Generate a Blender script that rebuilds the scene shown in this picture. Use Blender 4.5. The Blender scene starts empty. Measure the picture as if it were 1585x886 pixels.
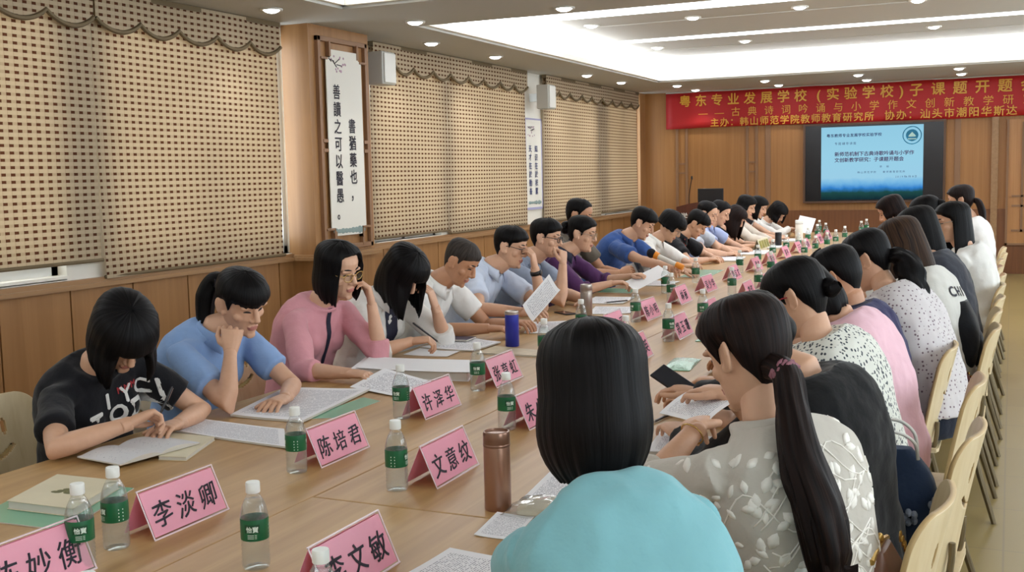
import bpy, bmesh, math, random
import numpy as np
from mathutils import Vector, Matrix, noise
from mathutils.bvhtree import BVHTree
random.seed(7)
S = bpy.context.scene
COL = S.collection
PI = math.pi
R_ = math.radians
# ------------------------------------------------------------------ camera, world, exposure
cd = bpy.data.cameras.new('camera'); cam = bpy.data.objects.new('camera', cd); COL.objects.link(cam)
cd.sensor_width = 36.0; cd.lens = 36.0*1690/1585; cd.clip_start = .05
M3 = Matrix(((0.9097696, -0.02145672, 0.41455867), (0.41452576, 0.10008562, -0.90451714), (-0.02208339, 0.99474744, 0.09994922)))
cam.matrix_world = Matrix.Translation((0, 0, 1.58)) @ M3.to_4x4()
S.camera = cam
S.view_settings.view_transform = 'Standard'; S.view_settings.look = 'None'
S.view_settings.gamma = 1.0; S.view_settings.use_curve_mapping = False
S.view_settings.exposure = 0.97
W_ = bpy.data.worlds.new('world'); S.world = W_; W_.use_nodes = True
W_.node_tree.nodes['Background'].inputs[0].default_value = (.86, .93, 1.0, 1)
W_.node_tree.nodes['Background'].inputs[1].default_value = 3.6
COVE = 5.0          # strength of the cove light bands
DOWN = 14.0         # watts of each downlight
WASH = 0.0

# ------------------------------------------------------------------ materials
def hx(h):
    h = h.lstrip('#'); out = []
    for i in (0, 2, 4):
        c = int(h[i:i+2], 16)/255
        out.append(c/12.92 if c <= .04045 else ((c+.055)/1.055)**2.4)
    return tuple(out)+(1,)
def new_mat(name):
    m = bpy.data.materials.new(name); m.use_nodes = True
    nt = m.node_tree; return m, nt, nt.nodes, nt.links, nt.nodes['Principled BSDF']
def mat(name, col, rough=.6, metal=0, bump=0, bscale=60, spec=.5, trans=0, sheen=0, var=0, vscale=8, emit=0):
    m, nt, N, L, b = new_mat(name)
    c = hx(col) if isinstance(col, str) else col
    b.inputs['Base Color'].default_value = c; b.inputs['Roughness'].default_value = rough
    b.inputs['Metallic'].default_value = metal; b.inputs['Specular IOR Level'].default_value = spec
    if sheen: b.inputs['Sheen Weight'].default_value = sheen
    if emit: b.inputs['Emission Color'].default_value = c; b.inputs['Emission Strength'].default_value = emit
    if bump or var:
        tc = N.new('ShaderNodeTexCoord')
    if var:
        n = N.new('ShaderNodeTexNoise'); n.inputs['Scale'].default_value = vscale; n.inputs['Detail'].default_value = 4
        L.new(tc.outputs['Object'], n.inputs['Vector'])
        r = N.new('ShaderNodeValToRGB')
        r.color_ramp.elements[0].position = .3; r.color_ramp.elements[1].position = .7
        r.color_ramp.elements[0].color = tuple(x*(1-var) for x in c[:3])+(1,)
        r.color_ramp.elements[1].color = tuple(min(1, x*(1+var)) for x in c[:3])+(1,)
        L.new(n.outputs['Fac'], r.inputs['Fac']); L.new(r.outputs['Color'], b.inputs['Base Color'])
    if bump:
        n2 = N.new('ShaderNodeTexNoise'); n2.inputs['Scale'].default_value = bscale; n2.inputs['Detail'].default_value = 3
        L.new(tc.outputs['Object'], n2.inputs['Vector'])
        bp = N.new('ShaderNodeBump'); bp.inputs['Strength'].default_value = bump; bp.inputs['Distance'].default_value = .01
        L.new(n2.outputs['Fac'], bp.inputs['Height']); L.new(bp.outputs['Normal'], b.inputs['Normal'])
    return m
def wood(name, c1, c2, axis='Z', rough=.4, scale=(40, 40, 1.6), grain=.5):
    m, nt, N, L, b = new_mat(name)
    tc = N.new('ShaderNodeTexCoord'); mp = N.new('ShaderNodeMapping')
    sc = {'Z': (scale[0], scale[1], scale[2]), 'Y': (scale[0], scale[2], scale[1]), 'X': (scale[2], scale[0], scale[1])}[axis]
    mp.inputs['Scale'].default_value = sc; L.new(tc.outputs['Object'], mp.inputs['Vector'])
    n = N.new('ShaderNodeTexNoise'); n.inputs['Scale'].default_value = 1; n.inputs['Detail'].default_value = 5
    n.inputs['Distortion'].default_value = .6
    L.new(mp.outputs[0], n.inputs['Vector'])
    r = N.new('ShaderNodeValToRGB'); r.color_ramp.elements[0].position = .5-grain*.5; r.color_ramp.elements[1].position = .5+grain*.5
    r.color_ramp.elements[0].color = hx(c1); r.color_ramp.elements[1].color = hx(c2)
    L.new(n.outputs['Fac'], r.inputs['Fac']); L.new(r.outputs['Color'], b.inputs['Base Color'])
    b.inputs['Roughness'].default_value = rough
    return m
MT = {}
MT['wall_wood'] = wood('wall_wood', '#90653b', '#aa7d4f', 'Z', .45, (14, 14, .7), .6)
MT['back_wood'] = wood('back_wood', '#9c6a39', '#ae7c48', 'Z', .45, (26, 26, .5), .5)
MT['dark_wood'] = wood('dark_wood', '#6e4324', '#81502c', 'Z', .4, (30, 30, 1))
MT['trim_wood'] = wood('trim_wood', '#94704c', '#a8825b', 'Y', .4, (30, 30, 1))
MT['frame_wood'] = mat('frame_wood', '#8f6a4c', .5)
MT['table_wood'] = wood('table_wood', '#a47f4f', '#c09a66', 'Y', .4, (22, 22, 1.1), .5)
MT['table_edge'] = mat('table_edge', '#96744a', .5)
MT['chair_wood'] = wood('chair_wood', '#d6c096', '#e2cfaa', 'Z', .35, (30, 30, 1.5), .4)
MT['chair_edge'] = mat('chair_edge', '#c2a473', .5)
MT['chair_metal'] = mat('chair_metal', '#7d7058', .4, .6)
MT['white_paint'] = mat('white_paint', '#e4e0d6', .7)
MT['ceiling_paint'] = mat('ceiling_paint', '#bdbbb5', .8)
MT['cove_paint'] = mat('cove_paint', '#f2efe6', .8)
MT['groove'] = mat('groove', '#3d2917', .8)
MT['alu'] = mat('aluminium', '#c9cac8', .4, .3)
MT['white_plastic'] = mat('white_plastic', '#dddbd4', .45)
MT['grey_plastic'] = mat('grey_plastic', '#b9b7b0', .5)
MT['black_plastic'] = mat('black_plastic', '#17161a', .35)
MT['red_cloth'] = mat('red_banner_cloth', '#b51c1f', .55, bump=.15, bscale=8)
MT['gold'] = mat('gold_lettering', '#e0a83a', .4)
MT['ink'] = mat('ink', '#231d2b', .7)
MT['blue_ink'] = mat('blue_ink', '#24306e', .7)
def card_mat(name, col):
    m, nt, N, L, b = new_mat(name); out = N['Material Output']
    b.inputs['Base Color'].default_value = hx(col); b.inputs['Roughness'].default_value = .3
    t = N.new('ShaderNodeBsdfTranslucent'); t.inputs[0].default_value = hx('#f58aa5'); mx = N.new('ShaderNodeMixShader'); mx.inputs[0].default_value = .2
    L.new(b.outputs[0], mx.inputs[1]); L.new(t.outputs[0], mx.inputs[2]); L.new(mx.outputs[0], out.inputs[0]); return m
MT['card_pink'] = card_mat('pink_card', '#fbb0c6')
MT['edge_m'] = mat('acrylic_edge', '#f0dde4', .25)
MT['cap_white'] = mat('cap_white', '#e9ece8', .4)
MT['label_green'] = mat('label_green', '#115f38', .35)
MT['label_dark'] = mat('label_dark_green', '#0a4527', .4)
MT['label_white'] = mat('label_white', '#d8e6da', .5)
MT['skin'] = mat('skin', '#d0a386', .5, var=.06, vscale=14, bump=.05, bscale=90)
MT['skin_dark'] = mat('skin_tanned', '#bd8a69', .5, var=.06, vscale=14, bump=.05, bscale=90)
MT['lip'] = mat('lip', '#b5766a', .5)
MT['brow'] = mat('brow_lash', '#1c1512', .7)
MT['steel'] = mat('brushed_steel', '#a49a90', .28, .9)
MT['copper'] = mat('copper_brown_steel', '#a98470', .3, .8)
MT['copper_dark'] = mat('copper_brown_lid', '#8f6f5e', .3, .8)
MT['blue_metal'] = mat('blue_enamel', '#2c36a0', .3, .3)
MT['gold_metal'] = mat('gold_metal', '#c9a662', .25, .9)
MT['red_plastic'] = mat('red_frame', '#a8262c', .35)
MT['green_film'] = mat('green_folder_film', '#7fb89a', .25)
MT['silver_foil'] = mat('green_silver_foil', '#a9c8b7', .22, .4, bump=.8, bscale=40)
MT['orange'] = mat('orange_plastic', '#e8912c', .4)
def floor_mat():
    m, nt, N, L, b = new_mat('floor_tile')
    tc = N.new('ShaderNodeTexCoord')
    br = N.new('ShaderNodeTexBrick'); br.inputs['Scale'].default_value = 1
    br.inputs['Brick Width'].default_value = .6; br.inputs['Row Height'].default_value = .6; br.offset = 0
    br.inputs['Mortar Size'].default_value = .004; br.inputs['Color1'].default_value = hx('#9c8858'); br.inputs['Color2'].default_value = hx('#968254')
    br.inputs['Mortar'].default_value = hx('#8d7c58')
    L.new(tc.outputs['Object'], br.inputs['Vector']); L.new(br.outputs['Color'], b.inputs['Base Color'])
    b.inputs['Roughness'].default_value = .34; b.inputs['Specular IOR Level'].default_value = .3
    return m
MT['floor'] = floor_mat()
def math_node(N, L, op, a, bv=None, c=None):
    n = N.new('ShaderNodeMath'); n.operation = op
    for i, v in enumerate((a, bv, c)):
        if v is None: continue
        if isinstance(v, (int, float)): n.inputs[i].default_value = v
        else: L.new(v, n.inputs[i])
    return n.outputs[0]
def blind_mat():
    m, nt, N, L, b = new_mat('woven_blind')
    N.remove(b); out = N['Material Output']
    uv = N.new('ShaderNodeUVMap'); sp = N.new('ShaderNodeSeparateXYZ'); L.new(uv.outputs[0], sp.inputs[0])
    u = math_node(N, L, 'FRACT', math_node(N, L, 'DIVIDE', sp.outputs[0], .069))
    v = math_node(N, L, 'FRACT', math_node(N, L, 'DIVIDE', sp.outputs[1], .0445))
    sq = math_node(N, L, 'MULTIPLY', math_node(N, L, 'LESS_THAN', u, .48), math_node(N, L, 'LESS_THAN', v, .42))
    st = math_node(N, L, 'MULTIPLY', math_node(N, L, 'LESS_THAN', v, .42), .5)
    lu = math_node(N, L, 'MULTIPLY', math_node(N, L, 'LESS_THAN', u, .06), .6)
    cmx = N.new('ShaderNodeMix'); cmx.data_type = 'RGBA'; cmx.inputs[6].default_value = hx('#b6a58c'); cmx.inputs[7].default_value = hx('#99866b')
    L.new(math_node(N, L, 'MAXIMUM', st, lu), cmx.inputs[0])
    cm2 = N.new('ShaderNodeMix'); cm2.data_type = 'RGBA'; cm2.inputs[7].default_value = hx('#553526')
    L.new(sq, cm2.inputs[0]); L.new(cmx.outputs[2], cm2.inputs[6])
    d = N.new('ShaderNodeBsdfDiffuse'); t = N.new('ShaderNodeBsdfTranslucent')
    L.new(cm2.outputs[2], d.inputs[0])
    tm = N.new('ShaderNodeMix'); tm.data_type = 'RGBA'; tm.blend_type = 'MULTIPLY'; tm.inputs[0].default_value = 1
    tm.inputs[7].default_value = (1, .8, .58, 1); L.new(cm2.outputs[2], tm.inputs[6]); L.new(tm.outputs[2], t.inputs[0])
    mx = N.new('ShaderNodeMixShader'); mx.inputs[0].default_value = .13
    L.new(d.outputs[0], mx.inputs[1]); L.new(t.outputs[0], mx.inputs[2]); L.new(mx.outputs[0], out.inputs[0])
    return m
MT['blind'] = blind_mat()
MT['blind_trim'] = mat('olive_braid', '#6f5f45', .8)
def clear_mat(name, tint, gl=.9, rough=.05, body=0):
    m, nt, N, L, b = new_mat(name); N.remove(b); out = N['Material Output']
    t = N.new('ShaderNodeBsdfTransparent'); t.inputs[0].default_value = tint
    g = N.new('ShaderNodeBsdfGlossy'); g.inputs['Roughness'].default_value = rough
    lw = N.new('ShaderNodeLayerWeight'); lw.inputs[0].default_value = .32
    mx = N.new('ShaderNodeMixShader')
    L.new(math_node(N, L, 'MULTIPLY', lw.outputs['Facing'], gl), mx.inputs[0])
    L.new(t.outputs[0], mx.inputs[1]); L.new(g.outputs[0], mx.inputs[2])
    src = mx.outputs[0]
    if body:
        d = N.new('ShaderNodeBsdfDiffuse'); d.inputs[0].default_value = (.8, .85, .84, 1)
        m2 = N.new('ShaderNodeMixShader'); m2.inputs[0].default_value = body
        L.new(src, m2.inputs[1]); L.new(d.outputs[0], m2.inputs[2]); src = m2.outputs[0]
    L.new(src, out.inputs[0]); return m
MT['bottle'] = clear_mat('clear_plastic', (.96, .97, .965, 1), .6, .08, .06)
MT['water'] = clear_mat('water', (.95, .97, .965, 1), .3, .03, .015)
MT['glass'] = clear_mat('window_glass', (.95, .97, .97, 1), .5)
MT['film'] = clear_mat('clear_film', (.93, .93, .93, 1), .8, .12, .12)
MT['card_film'] = clear_mat('clear_acrylic', (.97, .95, .96, 1), .7, .05, .05)
def emis(name, col, s):
    m, nt, N, L, b = new_mat(name); N.remove(b); e = N.new('ShaderNodeEmission')
    e.inputs[0].default_value = col; e.inputs[1].default_value = s; L.new(e.outputs[0], N['Material Output'].inputs[0]); return m
MT['cove'] = emis('cove_glow', (.93, .965, 1, 1), COVE)
MT['led'] = emis('led_strip', (.93, .96, 1, 1), COVE*.8)
MT['lamp'] = emis('downlight_disc', (.95, .96, 1, 1), 9)
def paper_mat(name, base='#eeeef2', ink='#a3a3ae', lines=26, cols=46, margin=.1, dens=.52):
    m, nt, N, L, b = new_mat(name)
    uv = N.new('ShaderNodeUVMap'); sp = N.new('ShaderNodeSeparateXYZ'); L.new(uv.outputs[0], sp.inputs[0])
    ly = math_node(N, L, 'MULTIPLY', sp.outputs[1], lines)
    row = math_node(N, L, 'LESS_THAN', math_node(N, L, 'FRACT', ly), .45)
    cb = N.new('ShaderNodeCombineXYZ')
    L.new(math_node(N, L, 'MULTIPLY', sp.outputs[0], cols), cb.inputs[0]); L.new(math_node(N, L, 'FLOOR', ly), cb.inputs[1])
    wn = N.new('ShaderNodeTexNoise'); wn.inputs['Scale'].default_value = 1.1; wn.inputs['Detail'].default_value = 1; L.new(cb.outputs[0], wn.inputs['Vector'])
    ch = math_node(N, L, 'GREATER_THAN', wn.outputs['Fac'], 1-dens)
    def inside(s): return math_node(N, L, 'MULTIPLY', math_node(N, L, 'GREATER_THAN', s, margin), math_node(N, L, 'LESS_THAN', s, 1-margin))
    k = math_node(N, L, 'MULTIPLY', math_node(N, L, 'MULTIPLY', row, ch), math_node(N, L, 'MULTIPLY', inside(sp.outputs[0]), inside(sp.outputs[1])))
    mx = N.new('ShaderNodeMix'); mx.data_type = 'RGBA'; mx.inputs[6].default_value = hx(base); mx.inputs[7].default_value = hx(ink)
    L.new(k, mx.inputs[0]); L.new(mx.outputs[2], b.inputs['Base Color']); b.inputs['Roughness'].default_value = .7
    return m
MT['print'] = paper_mat('printed_paper')
MT['print_dense'] = paper_mat('dense_printed_paper', '#eaeaee', '#adafb9', 40, 60, .07, .6)
MT['blank'] = mat('white_paper', '#ececef', .7)
MT['page_edge'] = mat('page_edges', '#cfcabf', .8)
MT['cream'] = mat('cream_cover', '#d6ccaf', .5, var=.04)
MT['slate'] = mat('slate_cover', '#4a4a5e', .4)
MT['tan_cover'] = mat('tan_cover', '#c6b491', .4, var=.12, vscale=25)
def hair_mat(name, c1, c2, rough=.52):
    m, nt, N, L, b = new_mat(name)
    uv = N.new('ShaderNodeUVMap'); mp = N.new('ShaderNodeMapping'); mp.inputs['Scale'].default_value = (90, 2.2, 1)
    L.new(uv.outputs[0], mp.inputs[0])
    n = N.new('ShaderNodeTexNoise'); n.inputs['Scale'].default_value = 1; n.inputs['Detail'].default_value = 4; n.inputs['Distortion'].default_value = .3
    L.new(mp.outputs[0], n.inputs['Vector'])
    r = N.new('ShaderNodeValToRGB'); r.color_ramp.elements[0].position = .35; r.color_ramp.elements[1].position = .72
    r.color_ramp.elements[0].color = hx(c1); r.color_ramp.elements[1].color = hx(c2)
    L.new(n.outputs['Fac'], r.inputs['Fac']); L.new(r.outputs['Color'], b.inputs['Base Color'])
    b.inputs['Roughness'].default_value = rough; b.inputs['Specular IOR Level'].default_value = .13
    bp = N.new('ShaderNodeBump'); bp.inputs['Strength'].default_value = .5; bp.inputs['Distance'].default_value = .004
    L.new(n.outputs['Fac'], bp.inputs['Height']); L.new(bp.outputs['Normal'], b.inputs['Normal'])
    return m
MT['hair'] = hair_mat('black_hair', '#060506', '#131011')
MT['hair_brown'] = hair_mat('dark_brown_hair', '#0f0a0a', '#281a16')
MT['hair_auburn'] = hair_mat('brown_hair', '#1c1411', '#4a3424')
MT['hair_grey'] = hair_mat('cropped_hair', '#2a2523', '#4a423c', .6)
def cloth(name, col, rough=.85, var=.05, bump=.35): return mat(name, col, rough, bump=bump, bscale=26, spec=.2, sheen=.15, var=var, vscale=5)
def dots_mat(name, base, dot, scale, size):
    m, nt, N, L, b = new_mat(name)
    tc = N.new('ShaderNodeTexCoord'); v = N.new('ShaderNodeTexVoronoi'); v.inputs['Scale'].default_value = scale; v.inputs['Randomness'].default_value = .45
    L.new(tc.outputs['Object'], v.inputs['Vector'])
    mx = N.new('ShaderNodeMix'); mx.data_type = 'RGBA'; mx.inputs[6].default_value = hx(base); mx.inputs[7].default_value = hx(dot)
    L.new(math_node(N, L, 'LESS_THAN', v.outputs['Distance'], size), mx.inputs[0]); L.new(mx.outputs[2], b.inputs['Base Color']); b.inputs['Roughness'].default_value = .85
    return m
def floral_mat(name, base='#d9d9d0', leaf='#41474e'):
    m, nt, N, L, b = new_mat(name)
    tc = N.new('ShaderNodeTexCoord')
    mp = N.new('ShaderNodeMapping'); mp.inputs['Scale'].default_value = (1, 1, .55); mp.inputs['Rotation'].default_value = (.5, .3, .6); L.new(tc.outputs['Object'], mp.inputs[0])
    v = N.new('ShaderNodeTexVoronoi'); v.inputs['Scale'].default_value = 78; v.inputs['Randomness'].default_value = 1; L.new(mp.outputs[0], v.inputs['Vector'])
    mp2 = N.new('ShaderNodeMapping'); mp2.inputs['Scale'].default_value = (.6, 1, 1); mp2.inputs['Rotation'].default_value = (-.7, .5, .1); L.new(tc.outputs['Object'], mp2.inputs[0])
    v2 = N.new('ShaderNodeTexVoronoi'); v2.inputs['Scale'].default_value = 66; L.new(mp2.outputs[0], v2.inputs['Vector'])
    k = math_node(N, L, 'MAXIMUM', math_node(N, L, 'LESS_THAN', v.outputs['Distance'], .31), math_node(N, L, 'LESS_THAN', v2.outputs['Distance'], .2))
    mx = N.new('ShaderNodeMix'); mx.data_type = 'RGBA'; mx.inputs[6].default_value = hx(base); mx.inputs[7].default_value = hx(leaf)
    L.new(k, mx.inputs[0]); L.new(mx.outputs[2], b.inputs['Base Color']); b.inputs['Roughness'].default_value = .85
    return m

# ------------------------------------------------------------------ mesh helpers
class MB:
    def __init__(s): s.v = []; s.f = []; s.mi = []; s.uv = {}
    def add(s, vs, fs, mi=0, uvs=None):
        o = len(s.v); s.v.extend([tuple(float(c) for c in p) for p in vs])
        for k, f in enumerate(fs):
            if uvs is not None: s.uv[len(s.f)] = [uvs[i] for i in f]
            s.f.append(tuple(o+i for i in f)); s.mi.append(mi)
        return s
    def box(s, lo, hi, mi=0):
        x0, y0, z0 = lo; x1, y1, z1 = hi
        return s.add([(x0,y0,z0),(x1,y0,z0),(x1,y1,z0),(x0,y1,z0),(x0,y0,z1),(x1,y0,z1),(x1,y1,z1),(x0,y1,z1)],
                     [(0,3,2,1),(4,5,6,7),(0,1,5,4),(1,2,6,5),(2,3,7,6),(3,0,4,7)], mi)
    def loft(s, rings, mi=0, caps=True, closed=True):
        n = len(rings[0]); vs = [p for r in rings for p in r]; fs = []
        for k in range(len(rings)-1):
            for i in range(n if closed else n-1):
                j = (i+1) % n; fs.append((k*n+i, k*n+j, (k+1)*n+j, (k+1)*n+i))
        if caps: fs.append(tuple(range(n-1, -1, -1))); fs.append(tuple((len(rings)-1)*n+i for i in range(n)))
        return s.add(vs, fs, mi)
    def lathe(s, prof, c=(0,0,0), n=24, mi=0, caps=False):
        rings = [[(c[0]+r*math.cos(2*PI*i/n), c[1]+r*math.sin(2*PI*i/n), c[2]+z) for i in range(n)] for r, z in prof]
        return s.loft(rings, mi, caps)
    def ell(s, c, r, rot=None, n=14, m=9, mi=0):
        rings = []
        for k in range(m+1):
            a = -PI/2+PI*k/m; rr = max(math.cos(a), .02); ring = []
            for i in range(n):
                p = Vector((r[0]*rr*math.cos(2*PI*i/n), r[1]*rr*math.sin(2*PI*i/n), r[2]*math.sin(a)))
                if rot is not None: p = rot @ p
                ring.append(tuple(p+Vector(c)))
            rings.append(ring)
        return s.loft(rings, mi)
    def tube(s, pts, rad, n=10, mi=0, flat=1.0, ref=None):
        return s.loft(tube_rings(pts, rad, n, flat, ref), mi)
    def mesh(s, name, mats, smooth=True):
        me = bpy.data.meshes.new(name); me.from_pydata(s.v, [], s.f)
        for m in (mats if isinstance(mats, (list, tuple)) else [mats]): me.materials.append(m)
        for p, i in zip(me.polygons, s.mi): p.material_index = i; p.use_smooth = smooth
        if s.uv:
            ul = me.uv_layers.new(name='UVMap')
            for fi, us in s.uv.items():
                for li, u in zip(me.polygons[fi].loop_indices, us): ul.data[li].uv = u
        b = bmesh.new(); b.from_mesh(me); bmesh.ops.recalc_face_normals(b, faces=b.faces); b.to_mesh(me); b.free()
        return me
def tube_rings(pts, rad, n=10, flat=1.0, ref=None):
    pts = [Vector(p) for p in pts]; rings = []; up = None
    for k, p in enumerate(pts):
        a = pts[max(k-1, 0)]; b = pts[min(k+1, len(pts)-1)]; t = (b-a).normalized()
        if up is None:
            up = Vector(ref) if ref is not None else (Vector((0,0,1)) if abs(t.z) < .9 else Vector((1,0,0)))
        s1 = up - t*up.dot(t)
        if s1.length < 1e-4: s1 = t.orthogonal()
        s1.normalize(); s2 = t.cross(s1); up = s1
        r = rad[k] if isinstance(rad, (list, tuple)) else rad
        rings.append([tuple(p+s1*(r*flat*math.cos(2*PI*i/n))+s2*(r*math.sin(2*PI*i/n))) for i in range(n)])
    return rings
def spline(pts, n=6):
    P = [Vector(p) for p in pts]; out = []
    for i in range(len(P)-1):
        p0 = P[max(i-1,0)]; p1 = P[i]; p2 = P[i+1]; p3 = P[min(i+2,len(P)-1)]
        for k in range(n):
            t = k/n
            out.append(.5*((2*p1)+(-p0+p2)*t+(2*p0-5*p1+4*p2-p3)*t*t+(-p0+3*p1-3*p2+p3)*t**3))
    out.append(P[-1]); return out
def sharpen(o, ang=35):
    for p in o.data.polygons: p.use_smooth = True
    o.data.set_sharp_from_angle(angle=R_(ang)); return o
def link(name, me, parent=None, loc=(0,0,0), rot=(0,0,0), label=None):
    o = bpy.data.objects.new(name, me); COL.objects.link(o); o.location = loc; o.rotation_euler = rot
    if parent is not None: o.parent = parent
    if label: o['label'] = label
    return o
def part(name, mb, mats, parent=None, smooth=False, ang=35, loc=(0,0,0), bevel=0, label=None, rot=(0,0,0)):
    o = link(name, mb.mesh(name, mats, smooth), parent, loc, rot, label)
    if bevel:
        md = o.modifiers.new('bevel', 'BEVEL'); md.width = bevel; md.segments = 2; md.limit_method = 'ANGLE'; md.angle_limit = R_(40)
    if smooth: sharpen(o, ang)
    return o
def thing(name, loc, label, cat, group=None, rotz=0):
    o = bpy.data.objects.new(name, None); COL.objects.link(o); o.location = loc; o.rotation_euler = (0,0,rotz); o.empty_display_size = .1
    return tag(o, label, cat, group)
def tag(o, label, cat, group=None):
    o['label'] = label; o['category'] = cat
    if group: o['group'] = group
    return o
def struct(name, mb, mats, smooth=False):
    o = part(name, mb, mats, None, smooth); o['kind'] = 'structure'; return o
def dup(root, loc, rotz=0, label=None):
    r = root.copy(); COL.objects.link(r); r.location = loc; r.rotation_euler = (0,0,rotz)
    if label: r['label'] = label
    for ch in list(root.children):
        c = ch.copy(); COL.objects.link(c); c.parent = r
        for g in list(ch.children):
            d = g.copy(); COL.objects.link(d); d.parent = c
    return r
_gl = {}
def glyph(ch):
    k = ch
    if k not in _gl:
        c = bpy.data.curves.new('t', 'FONT'); c.body = ch; c.size = 1; c.resolution_u = 3
        o = bpy.data.objects.new('t', c); COL.objects.link(o)
        me = bpy.data.meshes.new_from_object(o.evaluated_get(bpy.context.evaluated_depsgraph_get()))
        _gl[k] = ([v.co.copy() for v in me.vertices], [tuple(p.vertices) for p in me.polygons])
        bpy.data.objects.remove(o); bpy.data.curves.remove(c); bpy.data.meshes.remove(me)
    return _gl[k]
def lettering(chars, fn, pitch, size, bold=0.0, mb=None, mi=0, wob=0, vertical=False, aspect=1.0):
    """fn maps (x, y) of the text plane in metres to a 3-D point"""
    mb = mb or MB(); x = 0
    for ch in chars:
        if ch != ' ':
            vs, fs = glyph(ch)
            o0_ = Vector(fn(x, 0)); nrm = (Vector(fn(x+.002, 0))-o0_).cross(Vector(fn(x, .002))-o0_) if not vertical else (Vector(fn(.002, -x))-Vector(fn(0, -x))).cross(Vector(fn(0, .002-x))-Vector(fn(0, -x))); nrm = nrm.normalized()*min(.0008, size*.006) if nrm.length > 1e-12 else nrm
            for kb, (bx, by) in enumerate(((0, 0),) if not bold else ((-bold, 0), (bold, 0), (0, bold), (0, -bold))):
                out = []
                for v in vs:
                    px, py = (v.x+bx)*size*aspect, (v.y+by)*size
                    if wob:
                        q = noise.noise_vector(Vector((v.x*1.7+x*9, v.y*1.7, 3.1)))
                        px += q.x*wob*size+.12*(v.y-.35)*size; py += q.y*wob*size+.06*(v.x-.5)*size
                    out.append(fn(px, py-x) if vertical else fn(px+x, py))
                mb.add([tuple(Vector(p)+nrm*kb) for p in out] if kb else out, fs, mi)
        x += pitch
    return mb
def remesh(mb, voxel, smooth=4, fac=.5):
    me = mb.mesh('tmp', [MT['skin']]); o = bpy.data.objects.new('tmp', me); COL.objects.link(o)
    r = o.modifiers.new('r', 'REMESH'); r.mode = 'VOXEL'; r.voxel_size = voxel; r.use_smooth_shade = True
    if smooth:
        s = o.modifiers.new('s', 'SMOOTH'); s.factor = fac; s.iterations = smooth
    out = bpy.data.meshes.new_from_object(o.evaluated_get(bpy.context.evaluated_depsgraph_get()))
    bpy.data.objects.remove(o); bpy.data.meshes.remove(me)
    vs = np.empty(len(out.vertices)*3); out.vertices.foreach_get('co', vs); vs = vs.reshape(-1, 3)
    fs = [tuple(p.vertices) for p in out.polygons]; bpy.data.meshes.remove(out)
    return vs, fs
#PART2
# ------------------------------------------------------------------ room shell
XW, YB, SOF, RAFT = -5.6, 17.53, 2.88, 3.2
XR, YN = 3.2, -2.6
o = struct('floor', MB().box((XW-.2, YN, -.1), (XR, YB+.2, 0)), MT['floor'])
WIN = [(2.6, 5.25, 1.0), (5.62, 7.76, .97), (9.06, 10.42, .97), (10.66, 12.58, .97), (13.36, 15.2, .97), (15.66, 17.22, .97)]
mb = MB().box((XW-.2, YN, 0), (XW, YB, .97)); mb.box((XW-.2, YN, 2.8), (XW, YB, 3.3))
edges = [YN]+[v for w in WIN for v in w[:2]]+[YB]
for a, b in zip(edges[0::2], edges[1::2]): mb.box((XW-.2, a, .97), (XW, b, 2.8))
struct('wall_left', mb, MT['white_paint'])
mb = MB(); y = YN
while y < YB-.05:                                   # wood wainscot boards with open joints
    y2 = min(y+.56, YB-.02); mb.box((XW, y+.006, .06), (XW+.03, y2-.006, .9)); y = y2
struct('wall_left_wainscot', mb, MT['wall_wood'])
struct('trim_1', MB().box((XW, YN, 0), (XW+.012, YB, .92)), MT['groove'])
mb = MB()
for a, b in ((YN, 7.68), (8.61, YB)): mb.box((XW, a, .905), (XW+.07, b, .935)); mb.box((XW, a, .935), (XW+.045, b, .965))
mb.box((XW, 7.64, .905), (-5.27, 8.65, .935)); mb.box((XW, 7.66, .935), (-5.29, 8.63, .955))
struct('trim_2', mb, MT['trim_wood'])
# wood clad pillar between the first and second windows, and the wood clad corner at the far end
struct('wall_left_pillar', MB().box((XW, 7.68, 0), (-5.33, 8.61, SOF)), MT['wall_wood'])
struct('wall_left_corner', MB().box((XW, 17.24, .965), (XW+.06, YB, SOF)), MT['wall_wood'])
RWIN_ADDED = [(-1.6, 1.4), (2.0, 5.0), (5.6, 8.6), (9.2, 12.2), (12.8, 15.8)]  # openings added in the unseen right wall to let daylight in
mb = MB().box((XR, YN, 0), (XR+.2, YB+.2, .95)); mb.box((XR, YN, 2.55), (XR+.2, YB+.2, 3.3)); e_ = [YN]+[v for w in RWIN_ADDED for v in w]+[YB+.2]
for a, b in zip(e_[0::2], e_[1::2]): mb.box((XR, a, .95), (XR+.2, b, 2.55))
struct('wall_right', mb, MT['white_paint'])
for k, (a, b) in enumerate(RWIN_ADDED):                    # unseen aluminium windows, added to brighten the aisle side with daylight
    w = MB(); m_ = (a+b)/2
    for lo, hi in (((XR+.08, a, .95), (XR+.13, b, 1.0)), ((XR+.08, a, 2.5), (XR+.13, b, 2.55)), ((XR+.08, a, .95), (XR+.13, a+.05, 2.55)), ((XR+.08, b-.05, .95), (XR+.13, b, 2.55)), ((XR+.07, m_-.03, .95), (XR+.13, m_+.03, 2.55))): w.box(lo, hi)
    fr = struct('window_%d' % (k+7), w, MT['alu']); part('glass_pane', MB().box((XR+.1, a+.05, 1.0), (XR+.105, b-.05, 2.5)), MT['glass'], fr)
struct('wall_front', MB().box((XW-.2, YN-.2, 0), (XR+.2, YN, 3.3)), MT['white_paint'])
struct('wall_back', MB().box((XW-.2, YB, 0), (XR+.2, YB+.2, 3.3)), MT['back_wood'])
mb = MB(); mb.box((-3.38, YB-.03, 0), (XR, YB, .95)); struct('wall_back_wainscot', mb, MT['dark_wood'])
mb = MB()                                            # battens and grooves of the back wall
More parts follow.
